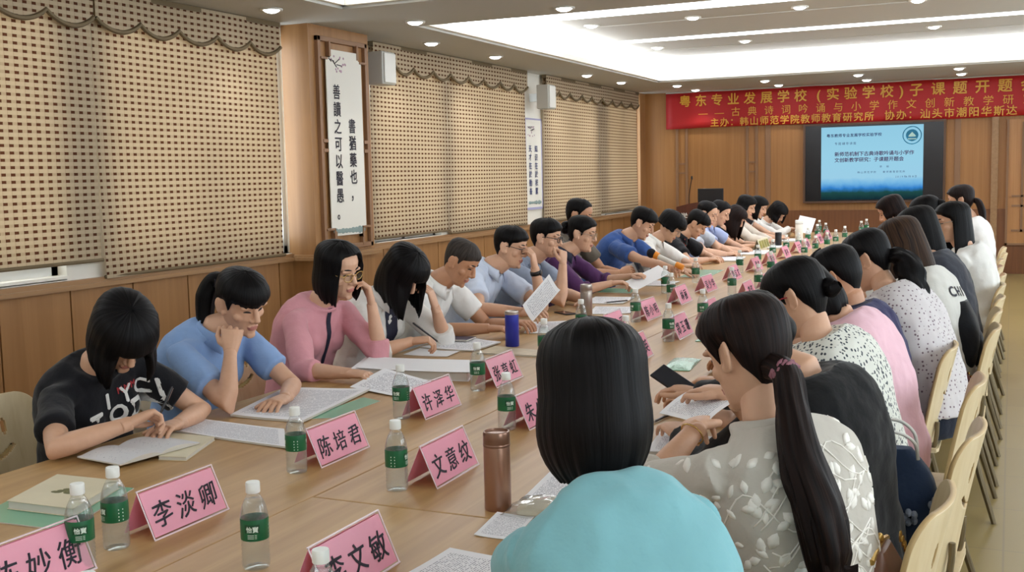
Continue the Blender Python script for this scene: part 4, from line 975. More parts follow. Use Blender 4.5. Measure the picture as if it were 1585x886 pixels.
    if glasses:
        gm = MB()
        for s in (-1, 1):
            c = (.098, s*.032, .0); pts = [H(c[0]-abs(.026*math.cos(a))*.22*(1 if s*math.cos(a) > 0 else 0), c[1]+.024*math.cos(a), c[2]+.018*math.sin(a)-.002) for a in [2*PI*i/18 for i in range(19)]]
            gm.tube(pts, glasses[1], 6); gm.tube([H(.094, s*.056, .006), H(.07, s*.076, .008), H(.02, s*.079, .01), H(-.012, s*.078, .002)], glasses[1], 6)
        gm.tube([H(.099, -.009, .004), H(.103, 0, .007), H(.099, .009, .004)], glasses[1], 6); gob = fin('glasses', gm, [MT[glasses[0]]])
        lm = MB()
        for s in (-1, 1): lm.add([H(.0975, s*.032+.022*math.cos(2*PI*i/16), -.002+.0165*math.sin(2*PI*i/16)) for i in range(16)], [tuple(range(16))])
        fin('lenses', lm, [MT['glass']], gob)
    return ctx
def weld_into(o, mbs, m, O):
    b = bmesh.new(); b.from_mesh(o.data); o.data.materials.append(m); k = len(o.data.materials)-1
    for q in mbs:
        vs = [b.verts.new(tuple(Vector(p)-O)) for p in q.v]
        for f in q.f:
            try: fc = b.faces.new([vs[i] for i in f]); fc.material_index = k; fc.smooth = True
            except ValueError: pass
    b.to_mesh(o.data); b.free()
def on_front(ctx, text, s, size, pitch, m, back=False, dx=0, dy=0, name='lettering', bold=.03):
    f, r, up = ctx['f'], ctx['r'], ctx['up']; c = ctx['spine'](s); sg = -1 if not back else 1
    def fn(x, y):
        o = c+r*(sg*(x+dx))+up*(y+dy); d = -f if not back else f
        h = ctx['bvh'].ray_cast(o-d*.5, d); return tuple((h[0]+h[1]*.003) if h[0] is not None else o-d*.12)
    return ctx['fin'](name, lettering(text, fn, pitch, size, bold), [m], ctx['shirt'], False)
# ------------------------------------------------------------------ who sits where: left side faces the aisle, right side faces the windows
FAR = dict(vox=.0085)
def C(n, c, **k): return cloth(n, c, **k)
navy = mat('navy_trim', '#1c1d33', .7); dark_tr = C('dark_trousers', '#20222b'); jeans = C('dark_jeans', '#1e2433')
white_poly = C('white_polo_cloth', '#ecebe8'); cream_jk = C('cream_jacket', '#e6e3dd'); bluewhite = C('pale_blue_shirt', '#c9d3e6'); greyblue = C('grey_blue_shirt', '#8f99ac')
tee_black = C('black_tee', '#141419', var=.1); ltblue = C('light_blue_shirt', '#88a6d3'); pink = C('dusty_pink_blouse', '#d6979f'); purple = C('purple_jacket', '#54305c')
# --- left row
c = person('woman with a black bob in a black lettered T-shirt, writing, nearest the left edge', (-3.0, 2.66), (-2.9, 2.78, .54), (-2.75, 2.66, .98), ((-2.61, 2.66, 1.105), -22, 52, 6), -4,
  R=dict(E=(-2.62, 2.37, .79), W=(-2.5, 2.55, .835), hd=(.25, 1, .25), n=(.5, .1, -1), curl=.85), L=dict(E=(-2.57, 2.97, .785), W=(-2.5, 2.77, .788), hd=(.15, -1, .05), n=(0, 0, -1), curl=.4),
  hair=dict(style='bob', thick=.025, length=.115, zf=.05, a0=.45, g=.7, bang=.01, flare=.007, cols=120), top=dict(mat=tee_black, amp=.006), lower_mat=dark_tr, seed=1)
wl = mat('white_print', '#dcdad6', .7)
on_front(c, 'IYCI', .74, .075, .06, wl, dx=-.02, dy=-.0); on_front(c, 'TODA', .62, .085, .078, wl, dx=-.09); on_front(c, 'NYA', .52, .06, .06, wl, dx=-.06)
on_front(c, 'MMM', .79, .03, .028, mat('red_print', '#a3262c', .7), dx=.03, dy=.01)
c = person('girl with ponytail and fringe in a light blue shirt, cheek on her fist', (-3.05, 3.26), (-2.95, 3.34, .54), (-2.79, 3.28, 1.0), ((-2.63, 3.29, 1.135), -14, 25, 8), -6,
  R=dict(E=(-2.53, 3.06, .79), W=(-2.57, 3.14, .965), hd=(-.12, .35, 1), n=(-.5, .8, .1), curl=1.0), L=dict(E=(-2.53, 3.45, .79), W=(-2.42, 3.25, .785), hd=(.1, -1, 0), curl=.4),
  hair=dict(style='pony', thick=.014, zf=.06, bang=.028, mat='hair', tail=[(-2.71, 3.3, 1.2), (-2.76, 3.3, 1.21), (-2.795, 3.29, 1.15), (-2.8, 3.28, 1.05), (-2.79, 3.27, .98)], tail_r=[.022, .034, .04, .03, .008], cols=110, tie=((-2.73, 3.3, 1.203), (-.8, 0, .4), .024, '#2a2630')),
  top=dict(mat=ltblue, collar=ltblue, sleeve='short'), lower_mat=dark_tr, seed=2)
c = person('woman with a black bob and glasses in a dusty pink blouse, hand at her temple', (-3.05, 4.0), (-2.96, 4.1, .54), (-2.82, 4.06, 1.03), ((-2.72, 4.08, 1.185), -10, 16, 7), -6,
  R=dict(E=(-2.68, 3.74, .79), W=(-2.46, 3.74, .79), hd=(1, .05, -.02), curl=.55), L=dict(E=(-2.56, 4.15, .8), W=(-2.6, 4.16, 1.02), hd=(-.15, -.05, 1), n=(-.8, -.5, .1), curl=.7),
  hair=dict(style='bob', thick=.02, length=.13, zf=.088, a0=.66, g=.7, cols=120), top=dict(mat=pink, sleeve='three', placket=navy, loose=1.05), lower_mat=dark_tr, glasses=('gold_metal', .0016), seed=3)
c = person('woman with hair falling over her face in a cream jacket, pen in hand', (-3.03, 4.55), (-2.95, 4.62, .54), (-2.81, 4.57, .99), ((-2.66, 4.55, 1.135), -12, 46, 0), -6,
  R=dict(E=(-2.63, 4.24, .79), W=(-2.53, 4.38, .825), hd=(.9, .5, .1), n=(.1, .2, -1), curl=.8), L=dict(E=(-2.55, 4.74, .79), W=(-2.55, 4.66, .95), hd=(-.25, -.1, 1), n=(-1, -.2, 0), curl=.6),
  hair=dict(style='bob', thick=.022, length=.17, zf=.06, a0=.4, g=.92, bang=.03, cols=120), top=dict(mat=cream_jk, sleeve='three', placket=navy, pw=.045, gap=.6, collar=cream_jk, loose=1.1), lower_mat=dark_tr, seed=4)
c = person('man with cropped hair in a white polo shirt, reading', (-3.1, 5.2), (-3.1, 5.2, .55), (-2.83, 5.17, 1.01), ((-2.68, 5.19, 1.135), 4, 34, 0), 0, 'm',
  R=dict(E=(-2.68, 4.95, .79), W=(-2.45, 5.03, .8), hd=(1, .2, 0), curl=.5), L=dict(W=(-2.42, 5.32, .79), curl=.5), hair=dict(style='buzz', thick=.006, zf=.06, mat='hair_grey', side=.5), top=dict(mat=white_poly, collar=white_poly, placket=white_poly), lower_mat=dark_tr, skin='skin_dark', seed=5)
c = person('man with dark glasses in a pale blue shirt and black watch, holding a sheet', (-3.08, 5.86), (-3.1, 5.86, .55), (-2.85, 5.88, 1.03), ((-2.72, 5.92, 1.165), 6, 14, 0), 0, 'm',
  R=dict(W=(-2.47, 5.52, .825), hd=(.8, -.2, .1), n=(0, .5, -1), curl=.6, pole=(0, -1, -.6)), L=dict(E=(-2.55, 6.0, .8), W=(-2.57, 5.94, 1.03), hd=(-.12, -.05, 1), n=(-1, -.2, 0), curl=.6), hair=dict(style='short', thick=.015, zf=.055, side=.55), top=dict(mat=bluewhite, collar=bluewhite, placket=bluewhite), lower_mat=dark_tr, glasses=('black_plastic', .002), seed=6)
wm = MB(); E, Wr = c['arms']['L'][1], c['arms']['L'][2]; q = Wr-(Wr-E).normalized()*.025; wm.loft(tube_rings([q-(Wr-E).normalized()*.012, q+(Wr-E).normalized()*.012], .034, 16)); wm.ell(q+Vector((.034, 0, 0)), (.006, .018, .018)); c['fin']('wristwatch', wm, [MT['black_plastic']])
c = person('man with glasses in a grey-blue shirt, chin on his fist', (-3.08, 6.46), (-3.1, 6.46, .55), (-2.84, 6.44, 1.04), ((-2.72, 6.47, 1.185), 6, 8, 0), 0, 'm',
  R=dict(E=(-2.53, 6.24, .8), W=(-2.56, 6.36, 1.015), hd=(-.05, .25, 1), n=(-.9, .2, .1), curl=1.15), L=dict(W=(-2.42, 6.42, .79), hd=(.2, -1, 0), curl=.5), hair=dict(style='short', thick=.016, zf=.055, side=.45), top=dict(mat=greyblue, collar=greyblue, placket=greyblue), lower_mat=dark_tr, glasses=('black_plastic', .002), seed=7)
c = person('woman with her hair in a bun, glasses and a purple jacket, holding up a sheet', (-3.08, 7.05), (-3.08, 7.05, .54), (-2.85, 7.06, 1.03), ((-2.72, 7.12, 1.175), 4, 12, 0), 0,
  R=dict(W=(-2.5, 7.1, .83), hd=(.9, .3, .1), curl=.6), L=dict(W=(-2.43, 7.3, .86), hd=(.9, -.1, .2), curl=.6), hair=dict(style='bun', thick=.012, zf=.066, bun=(-.115, 0, .01, .042)), top=dict(mat=purple, sleeve='three', placket=navy, collar=navy, loose=1.1), lower_mat=dark_tr, glasses=('steel', .0015), seed=8)
c = person('man with thinning hair sitting back behind the woman in purple, phone in hand', (-3.2, 7.66), (-3.2, 7.66, .55), (-3.03, 7.62, 1.12), ((-2.92, 7.58, 1.285), 8, 18, 0), -4, 'm',
  R=dict(W=(-2.62, 7.6, .85), hd=(.9, .3, .3), n=(0, .6, -.6), curl=.8), L=dict(W=(-2.62, 7.8, .82), hd=(.9, -.3, .1), curl=.6), hair=dict(style='short', thick=.011, zf=.085, side=.7), top=dict(mat=C('brown_grey_shirt', '#6a6258'), collar=navy), lower_mat=dark_tr, skin='skin_dark', seed=9)
c = person('man in a blue polo shirt leaning low over the table beside the orange-ringed microphone', (-3.08, 8.36), (-3.1, 8.36, .55), (-2.84, 8.3, 1.045), ((-2.67, 8.34, 1.19), 6, 30, 0), 0, 'm',
  R=dict(W=(-2.26, 7.87, .865), hd=(.15, -1, .25), n=(0, .2, -1), pole=(.2, -.6, -1), curl=.95), L=dict(W=(-2.36, 8.46, .8), curl=.5), hair=dict(style='short', thick=.018, zf=.05, side=.6), top=dict(mat=C('blue_polo_cloth', '#3d5b98'), collar=C('blue_polo_collar', '#35508a')), lower_mat=dark_tr, seed=10)
c = person('woman with short puffy dark hair in a white jacket, leaning forward', (-3.05, 9.06), (-3.05, 9.06, .54), (-2.82, 9.06, .99), ((-2.66, 9.1, 1.125), 4, 36, 0), 0,
  R=dict(hd=(.6, .8, 0), pole=(.3, -1, -.5), W=(-2.5, 8.9, .8), curl=.5), L=dict(hd=(.7, -.7, 0), pole=(.3, 1, -.5), W=(-2.5, 9.2, .79), curl=.5), hair=dict(style='bob', thick=.026, length=.02, zf=.05, a0=.8, bang=.02), top=dict(mat=C('white_jacket', '#ebe8e4'), sleeve='three', collar=white_poly, loose=1.1), lower_mat=dark_tr, glasses=('steel', .0015), seed=11, **FAR)
c = person('man in a black shirt with a red lanyard, head bowed', (-3.05, 9.8), (-3.05, 9.8, .55), (-2.8, 9.8, .98), ((-2.63, 9.84, 1.11), 4, 40, 0), 0, 'm',
  R=dict(hd=(.6, .8, 0), pole=(.3, -1, -.5), W=(-2.5, 9.7, .79), curl=.5), L=dict(hd=(.7, -.7, 0), pole=(.3, 1, -.5), W=(-2.5, 9.95, .79), curl=.5), hair=dict(style='short', thick=.018, zf=.05, side=.6), top=dict(mat=tee_black, collar=tee_black), lower_mat=dark_tr, seed=12, build=.94, **FAR)
lan = MB(); b = c['bvh']; pts = []
for s in (-1, 1):
    line = []
    for k in range(9):
        o = c['spine'](.98-.3*k/8)+c['r']*(s*.06*(1-k/8))+c['f']*.4; h = b.ray_cast(o, -c['f']); line.append((h[0]+h[1]*.006) if h[0] else o-c['f']*.27)
    lan.tube(line, .005, 6)
c['fin']('lanyard', lan, [mat('red_lanyard', '#c0352f', .6)])
c = person('balding man in a pale grey polo shirt behind the red-lanyard man', (-3.1, 10.5), (-3.1, 10.5, .55), (-2.86, 10.5, 1.03), ((-2.72, 10.55, 1.175), 2, 22, 0), 0, 'm',
  R=dict(hd=(.6, .8, 0), pole=(.3, -1, -.5), W=(-2.5, 10.4, .79), curl=.6), L=dict(hd=(.7, -.7, 0), pole=(.3, 1, -.5), W=(-2.5, 10.65, .79), curl=.6), hair=dict(style='short', thick=.012, zf=.088, side=.8), top=dict(mat=C('pale_grey_polo', '#b9bfca'), collar=white_poly), lower_mat=dark_tr, seed=13, build=.9, **FAR)
c = person('man with a high forehead in a lavender-blue shirt, next to the balding man', (-3.1, 11.06), (-3.1, 11.06, .55), (-2.86, 11.06, 1.02), ((-2.72, 11.09, 1.165), 0, 26, 0), 0, 'm',
  R=dict(hd=(.6, .8, 0), pole=(.3, -1, -.5), W=(-2.5, 10.96, .79), curl=.6), L=dict(hd=(.7, -.7, 0), pole=(.3, 1, -.5), W=(-2.5, 11.2, .79), curl=.6), hair=dict(style='short', thick=.014, zf=.08, side=.6), top=dict(mat=C('lavender_shirt', '#a3b0d6'), collar=C('lavender_collar', '#97a5cf')), lower_mat=dark_tr, seed=14, build=.88, **FAR)
c = person('woman with loose dark hair in a sleeveless black top, bent over the far table', (-3.05, 11.66), (-3.05, 11.66, .54), (-2.83, 11.66, .96), ((-2.7, 11.7, 1.085), -4, 40, 0), 0,
  R=dict(hd=(.6, .8, 0), pole=(.3, -1, -.5), W=(-2.5, 11.6, .79), sleeve='none', curl=.5), L=dict(hd=(.7, -.7, 0), pole=(.3, 1, -.5), W=(-2.5, 11.85, .79), sleeve='none', curl=.5), hair=dict(style='long', thick=.02, length=.2, zf=.055, a0=.6, g=.85, mat='hair_brown'), top=dict(mat=tee_black), lower_mat=dark_tr, seed=15, **FAR)
c = person('woman with short hair in a white blouse, two seats before the far end', (-3.1, 12.45), (-3.1, 12.45, .54), (-2.88, 12.46, 1.03), ((-2.76, 12.5, 1.18), 0, 22, 0), 0,
  R=dict(hd=(.6, .8, 0), pole=(.3, -1, -.5), W=(-2.5, 12.4, .79), curl=.5), L=dict(hd=(.7, -.7, 0), pole=(.3, 1, -.5), W=(-2.5, 12.6, .79), curl=.5), hair=dict(style='bob', thick=.018, length=.03, zf=.06), top=dict(mat=C('white_blouse', '#d8cdc0'), sleeve='long'), lower_mat=dark_tr, seed=16, **FAR)
c = person('woman in a black vest over a white shirt near the far end', (-3.1, 13.1), (-3.1, 13.1, .54), (-2.88, 13.1, 1.0), ((-2.76, 13.15, 1.15), -6, 24, 0), -10,
  R=dict(hd=(.6, .8, 0), pole=(.3, -1, -.5), W=(-2.5, 13.0, .79), curl=.5), L=dict(hd=(.7, -.7, 0), pole=(.3, 1, -.5), W=(-2.5, 13.25, .79), curl=.5), hair=dict(style='long', thick=.02, length=.14, zf=.06), top=dict(mat=C('black_vest', '#16151b'), sleeve='none', placket=white_poly), lower_mat=dark_tr, seed=17, **FAR)
c = person('woman with a dark bob in a white top reading at the far end', (-3.0, 13.8), (-3.0, 13.8, .54), (-2.8, 13.76, .95), ((-2.65, 13.76, 1.06), -20, 46, 0), -10,
  R=dict(hd=(.6, .8, 0), pole=(.3, -1, -.5), W=(-2.5, 13.7, .86), curl=.6), L=dict(hd=(.7, -.7, 0), pole=(.3, 1, -.5), W=(-2.5, 13.9, .84), curl=.6), hair=dict(style='bob', thick=.024, length=.1, zf=.055, a0=.6, g=.85), top=dict(mat=C('white_top', '#dedbd6'), sleeve='long'), lower_mat=dark_tr, seed=18, **FAR)
# --- right row, backs to the aisle
cyan = C('aqua_tee', '#80b6be', var=.04)
c = person('woman with a black bob in an aqua T-shirt, back turned, nearest on the right', (-.42, 1.5), (-.42, 1.5, .54), (-.625, 1.725, 1.045), ((-.667, 1.79, 1.197), 125, 12, 0), 122, sw=.142, keep=True, bow=.03, drop=.09,
  R=dict(W=(-.85, 2.2, .79), curl=.5), L=dict(W=(-.88, 2.05, .79), curl=.5), hair=dict(style='bob', thick=.02, length=.15, backlen=.0, zf=.06, a0=.75, g=.9, jit=.003, tuck=.035, flare=.007, cols=150), top=dict(mat=cyan, sleeve='short', amp=.012, fr=7, slen=.8), lower_mat=dark_tr, seed=21, vox=.005)
rnd = random.Random(3); TL = []
for k in range(16):
    a = k*.8; e = Vector((math.cos(a)*.9, math.sin(a)*.9, 0)); p_ = [Vector(q) for q in ((-.42, 2.295, 1.13), (-.4, 2.25, 1.06), (-.37, 2.195, .97), (-.33, 2.16, .89), (-.315, 2.15, .8))]
    w_ = [.014, .026, .036, .04, .036]; pts = [q+e*w+Vector((rnd.uniform(-.006, .006), rnd.uniform(-.006, .006), 0)) for q, w in zip(p_, w_)]; pts.append(pts[-1]+Vector((rnd.uniform(-.03, .03), rnd.uniform(-.03, .03), rnd.uniform(-.07, .01)))); TL.append((pts, [.008, .014, .016, .014, .009, .002], 8, .7, None, .1))
lace = C('white_lace_cloth', '#c6c0b6', var=.05)
c = person('woman with a long low ponytail in a white blouse with leaf embroidery', (-.4, 2.36), (-.38, 2.36, .54), (-.47, 2.36, 1.02), ((-.53, 2.41, 1.178), 150, 22, 0), 146,
  L=dict(W=(-.69, 2.57, .955), hd=(-.3, 1, .0), n=(.3, 0, -1), curl=.6, pole=(-1, -.4, -.8)), R=dict(W=(-.67, 2.83, .99), hd=(-.8, .5, .05), n=(0, 0, -1), curl=.35, pole=(.5, .3, -1)),
  hair=dict(style='pony', thick=.018, zf=.066, mat='hair_brown', cols=140, tail=[(-.46, 2.345, 1.16), (-.425, 2.305, 1.15), (-.405, 2.26, 1.09), (-.375, 2.2, 1.0), (-.335, 2.16, .91), (-.315, 2.15, .83), (-.31, 2.15, .78)], tail_r=[.03, .03, .034, .042, .05, .045, .018], tail_n=40, wave=.05, locks=TL, tie=((-.428, 2.31, 1.152), (.7, -.55, -.3), .027, '#8a5a66')),
  top=dict(mat=lace, sleeve='three', amp=.009, loose=1.1, dip=0, collar=lace, gap=.7), lower_mat=C('cream_trousers', '#b6b0a4'), seed=22, vox=.005)
# raised leaf embroidery following the blouse
rnd = random.Random(5); emb = MB(); lm_ = mat('embroidery_white', '#f2eee6', .8); bv = c['bvh']
def on_cloth(o, d):
    h = bv.ray_cast(o-d*.45, d); return (h[0], h[1]) if h[0] is not None else None
vine = MB()
for di, dirn in enumerate((c['f'], (c['f']+c['r']*1.6).normalized(), Vector((-.25, .94, -.2)).normalized())):
    side = dirn.cross(c['up']).normalized()
    for k in range(60 if di < 2 else 130):
        o = c['spine'](rnd.uniform(.05, .95))+side*rnd.uniform(-.22, .22)*(1 if di < 2 else 1.6)+c['up']*rnd.uniform(-.02, .02); a0 = rnd.uniform(0, 2*PI); ln = rnd.uniform(.013, .02); wd = ln*rnd.uniform(.5, .7)
        ctr = on_cloth(o, dirn)
        if not ctr: continue
        nn, e1 = ctr[1], None; e1 = (side*math.cos(a0)+c['up']*math.sin(a0)); e1 = (e1-nn*e1.dot(nn)).normalized(); e2 = nn.cross(e1); lf = []
        if di < 2 or True:
            pts = [(-1, 0), (-.6, .6), (0, 1), (.5, .7), (1, 0), (.5, -.7), (0, -1), (-.6, -.6)]
            ring = [ctr[0]+e1*(x*ln)+e2*(y*wd)+nn*.0016 for x, y in pts]; low = [ctr[0]+e1*(x*ln*1.05)+e2*(y*wd*1.05)-nn*.006 for x, y in pts]
            o_ = ring+[ctr[0]+nn*.0022]+low; emb.add(o_, [(i, (i+1) % 8, 8) for i in range(8)]+[(9+i, 9+(i+1) % 8, (i+1) % 8, i) for i in range(8)])
    for k in range(7):
        p0 = c['spine'](.05+.13*k)+side*rnd.uniform(-.2, .1); line = []
        for q in range(16):
            h = on_cloth(p0+side*(.017*q)+c['up']*(.045*math.sin(q*.55+k)), dirn)
            if h: line.append(h[0]+h[1]*.001)
        seg = [line[0]] if line else []
        for p in line[1:]:
            if (p-seg[-1]).length < .05: seg.append(p)
            else: break
        if len(seg) > 3: vine.tube(seg, .0018, 6)
weld_into(c['shirt'], (emb, vine), lm_, c['O'])
E, Wr = c['arms']['L'][1], c['arms']['L'][2]; d = (Wr-E).normalized(); e1 = d.orthogonal().normalized(); e2 = d.cross(e1); bm_ = MB(); bm_.tube([Wr-d*.02+(e1*math.cos(a)+e2*math.sin(a))*.03 for a in [2*PI*i/20 for i in range(21)]], .0022, 6); c['fin']('bracelet', bm_, [MT['gold_metal']])
black_d = C('black_dress_cloth', '#0d0d10', var=.1)
c = person('person in a black top behind the ponytail woman, back turned, head mostly hidden', (-.42, 3.05), (-.42, 3.02, .54), (-.5, 2.98, 1.03), ((-.635, 3.03, 1.115), 155, 42, 0), 158, sw=.185, keep=True, build=1.08,
  R=dict(W=(-.9, 3.38, .87), hd=(-1, .2, .2), curl=.5), L=dict(W=(-.88, 3.1, .8), curl=.4), hair=dict(style='bob', thick=.012, length=.06, zf=.06), top=dict(mat=black_d, sleeve='long', loose=1.1, off=.02, skirt_drop=1, flare=.02), lower='dress', lower_mat=black_d, seed=23, vox=.007)
flo = floral_mat('leaf_print_cloth')
c = person('woman with red glasses and tied-back hair in a white dress with dark leaf print', (-.44, 3.68), (-.42, 3.64, .54), (-.54, 3.58, 1.01), ((-.63, 3.62, 1.168), 168, 30, 0), 162,
  R=dict(W=(-.95, 3.85, .79), curl=.5), L=dict(W=(-.98, 3.6, .79), curl=.5), hair=dict(style='bun', thick=.014, zf=.066, bun=(-.105, 0, -.03, .028), cols=120), top=dict(mat=flo, sleeve='short', loose=1.15, off=.018, skirt_drop=1), lower='dress', lower_mat=flo, glasses=('red_plastic', .0022), nl=.145, seed=24)
c = person('person in a pink top leaning low behind the leaf-print dress', (-.4, 4.08), (-.39, 4.1, .54), (-.5, 4.04, 1.02), ((-.66, 4.06, 1.11), 170, 46, 0), 164,
  R=dict(W=(-.98, 4.2, .79), curl=.5), L=dict(W=(-.98, 3.98, .79), curl=.5), hair=dict(style='bob', thick=.016, length=.1, zf=.06), nl=.13, top=dict(mat=C('pale_pink_cloth', '#e6bcc8'), sleeve='short', off=.018), lower_mat=dark_tr, seed=25, build=.95)
c = person('man with short black hair and navy collar behind the leaf-print dress', (-.5, 4.5), (-.46, 4.5, .55), (-.55, 4.46, 1.0), ((-.625, 4.47, 1.15), 168, 30, 0), 166, 'm',
  R=dict(W=(-1.0, 4.65, .79), curl=.5), L=dict(W=(-1.0, 4.35, .79), curl=.5), hair=dict(style='short', thick=.022, zf=.05, side=.7), top=dict(mat=C('navy_shirt', '#2a2a52'), collar=navy), lower_mat=dark_tr, skin='skin_dark', seed=26, nl=.135, build=.9)
dot = dots_mat('dotted_blouse_cloth', '#cfc9ca', '#77646e', 58, .25)
c = person('woman with a wavy dark ponytail in a white blouse with small dots', (-.3, 4.86), (-.29, 4.84, .54), (-.46, 4.88, 1.04), ((-.565, 4.97, 1.185), 172, 30, 0), 160,
  R=dict(W=(-.95, 5.15, .79), curl=.5), L=dict(W=(-.97, 4.8, .79), curl=.5), hair=dict(style='pony', thick=.018, zf=.066, cols=110, tail=[(-.47, 4.96, 1.2), (-.42, 4.94, 1.19), (-.385, 4.92, 1.12), (-.37, 4.9, 1.05), (-.375, 4.89, 1.0)], tail_r=[.03, .045, .06, .055, .02], wave=.16, tail_n=24), top=dict(mat=dot, sleeve='short', loose=1.25, off=.03, slen=.8, hem=.04), lower_mat=jeans, seed=27)
ctee = C('off_white_tee', '#cfcdc7')
c = person('person with long brown hair in an off-white T-shirt with dark letters on the back', (-.3, 5.58), (-.28, 5.58, .54), (-.4, 5.66, 1.06), ((-.495, 5.7, 1.205), 172, 24, 0), 165,
  R=dict(W=(-.95, 5.85, .79), curl=.5), L=dict(W=(-.97, 5.55, .79), curl=.5), hair=dict(style='long', thick=.022, length=.2, zf=.06, mat='hair_auburn', g=.9, tuck=.0), top=dict(mat=ctee, sleeve='short', off=.024, loose=1.2), lower_mat=dark_tr, seed=28)
on_front(c, 'CHI', .72, .07, .07, MT['ink'], back=True, dx=-.1)
c = person('woman with long black hair in a dark slate shirt beyond the lettered tee', (-.3, 6.45), (-.26, 6.4, .54), (-.38, 6.46, 1.06), ((-.475, 6.52, 1.235), 172, 20, 0), 170,
  R=dict(W=(-.95, 6.6, .79), curl=.5), L=dict(W=(-.97, 6.35, .79), curl=.5), hair=dict(style='long', thick=.018, length=.24, zf=.06, g=.9), top=dict(mat=C('slate_shirt', '#34363f'), sleeve='short', off=.02), lower_mat=dark_tr, seed=29, **FAR)
wb = C('white_puff_blouse', '#ebe9e5')
c = person('woman with long black hair and glasses in a white blouse, sitting upright', (-.24, 7.45), (-.2, 7.45, .54), (-.25, 7.4, 1.07), ((-.335, 7.41, 1.235), 202, 8, 0), 180,
  R=dict(W=(-.7, 7.55, .79), curl=.5), L=dict(W=(-.7, 7.3, .79), curl=.5), hair=dict(style='long', thick=.016, length=.27, zf=.062, a0=1.25, g=.95, tuck=.0), top=dict(mat=wb, sleeve='short', loose=1.3, off=.022, slen=.9), lower_mat=dark_tr, glasses=('steel', .0018), seed=30, **FAR)
c = person('person with pinned-up dark hair in a red top', (-.38, 8.6), (-.34, 8.6, .54), (-.48, 8.6, 1.07), ((-.575, 8.62, 1.245), 174, 16, 0), 172,
  R=dict(W=(-.98, 8.7, .79), curl=.5), L=dict(W=(-.98, 8.5, .79), curl=.5), hair=dict(style='bun', thick=.016, zf=.06, bun=(-.11, 0, .02, .04)), top=dict(mat=C('red_top', '#b8232a'), sleeve='short'), lower_mat=dark_tr, seed=31, **FAR)
c = person('dark-haired person leaning far over the table, beyond the one in red', (-.5, 9.25), (-.45, 9.25, .54), (-.74, 9.2, 1.06), ((-.87, 9.22, 1.235), 176, 26, 0), 174,
  R=dict(W=(-1.15, 9.3, .79), curl=.5), L=dict(W=(-1.15, 9.05, .79), curl=.5), hair=dict(style='bob', thick=.018, length=.05, zf=.066, mat='hair_brown'), top=dict(mat=C('grey_shirt', '#7d7b80'), sleeve='short'), lower_mat=dark_tr, seed=32, **FAR)
c = person('woman with a ponytail in a white shirt, last one visible on the right', (-.3, 9.9), (-.24, 9.9, .54), (-.29, 9.88, 1.12), ((-.385, 9.9, 1.3), 176, 12, 0), 174,
  R=dict(W=(-.8, 10.0, .79), curl=.5), L=dict(W=(-.8, 9.75, .79), curl=.5), hair=dict(style='pony', thick=.016, zf=.066, mat='hair_brown', tail=[(-.29, 9.9, 1.3), (-.25, 9.89, 1.28), (-.22, 9.88, 1.2), (-.2, 9.87, 1.1)], tail_r=[.02, .028, .03, .01]), top=dict(mat=C('white_shirt', '#eceae8'), sleeve='long'), lower_mat=dark_tr, seed=33, **FAR)
# ------------------------------------------------------------------ chairs
LCH = [(-2.98, 2.08, 'empty plywood chair at the left picture edge with the dark bag on it'), (-2.97, 2.6, 'plywood chair behind the woman in the black lettered T-shirt'), (-2.98, 3.4, 'plywood chair behind the girl in light blue'), (-3.02, 4.0, 'plywood chair behind the pink blouse'), (-3.0, 4.57, 'plywood chair behind the cream jacket'), (-3.08, 5.2, 'plywood chair behind the cropped-hair man in white'), (-3.08, 5.86, 'plywood chair behind the pale blue shirt with the watch'), (-3.08, 6.46, 'plywood chair behind the grey-blue shirt'), (-3.06, 7.05, 'plywood chair behind the purple jacket'), (-3.2, 7.68, 'plywood chair set back under the man with the phone'), (-3.08, 8.36, 'plywood chair behind the blue polo shirt'), (-3.04, 9.05, 'plywood chair behind the white jacket with puffy hair'), (-3.04, 9.78, 'plywood chair behind the red lanyard'), (-3.08, 10.42, 'plywood chair behind the balding man'), (-3.08, 11.06, 'plywood chair behind the lavender-blue shirt'), (-3.03, 11.68, 'plywood chair behind the sleeveless black top'), (-3.08, 12.45, 'plywood chair behind the white blouse near the far end'), (-3.08, 13.1, 'plywood chair behind the black vest'), (-3.0, 13.8, 'last plywood chair on the window side')]
for x, y, l in LCH: chair(x, y, 0, l)
RCH = [(-0.4, 1.47, 122, 'plywood chair under the woman in aqua, below the picture edge'), (-0.37, 2.54, 176, 'nearest smiley plywood chair back at the bottom right, brown handbag on its seat'), (-0.32, 3.26, 176, 'smiley plywood chair holding the navy tote bag'), (-0.335, 4.01, 179, 'third smiley plywood chair back from the camera on the aisle side'), (-0.455, 4.75, 180, 'plywood chair pushed in close behind the dotted blouse'), (-0.3, 5.36, 180, 'plywood chair with the black backpack hung on it'), (-0.3, 5.98, 181, 'plywood chair just past the black backpack, its back curled at the top'), (-0.29, 6.6, 179, 'plywood chair behind the slate shirt'), (-0.29, 7.3, 180, 'plywood chair behind the upright woman with glasses'), (-0.29, 7.95, 178, 'empty plywood chair next beyond the upright woman with glasses'), (-0.31, 8.62, 180, 'plywood chair behind the red top'), (-0.31, 9.26, 180, 'plywood chair behind the person leaning far over the table'), (-0.29, 9.9, 180, 'plywood chair behind the white shirt with ponytail'), (-0.3, 10.58, 180, 'farthest plywood chair of the aisle side')]
for x, y, a, l in RCH: chair(x, y, R_(a), l)
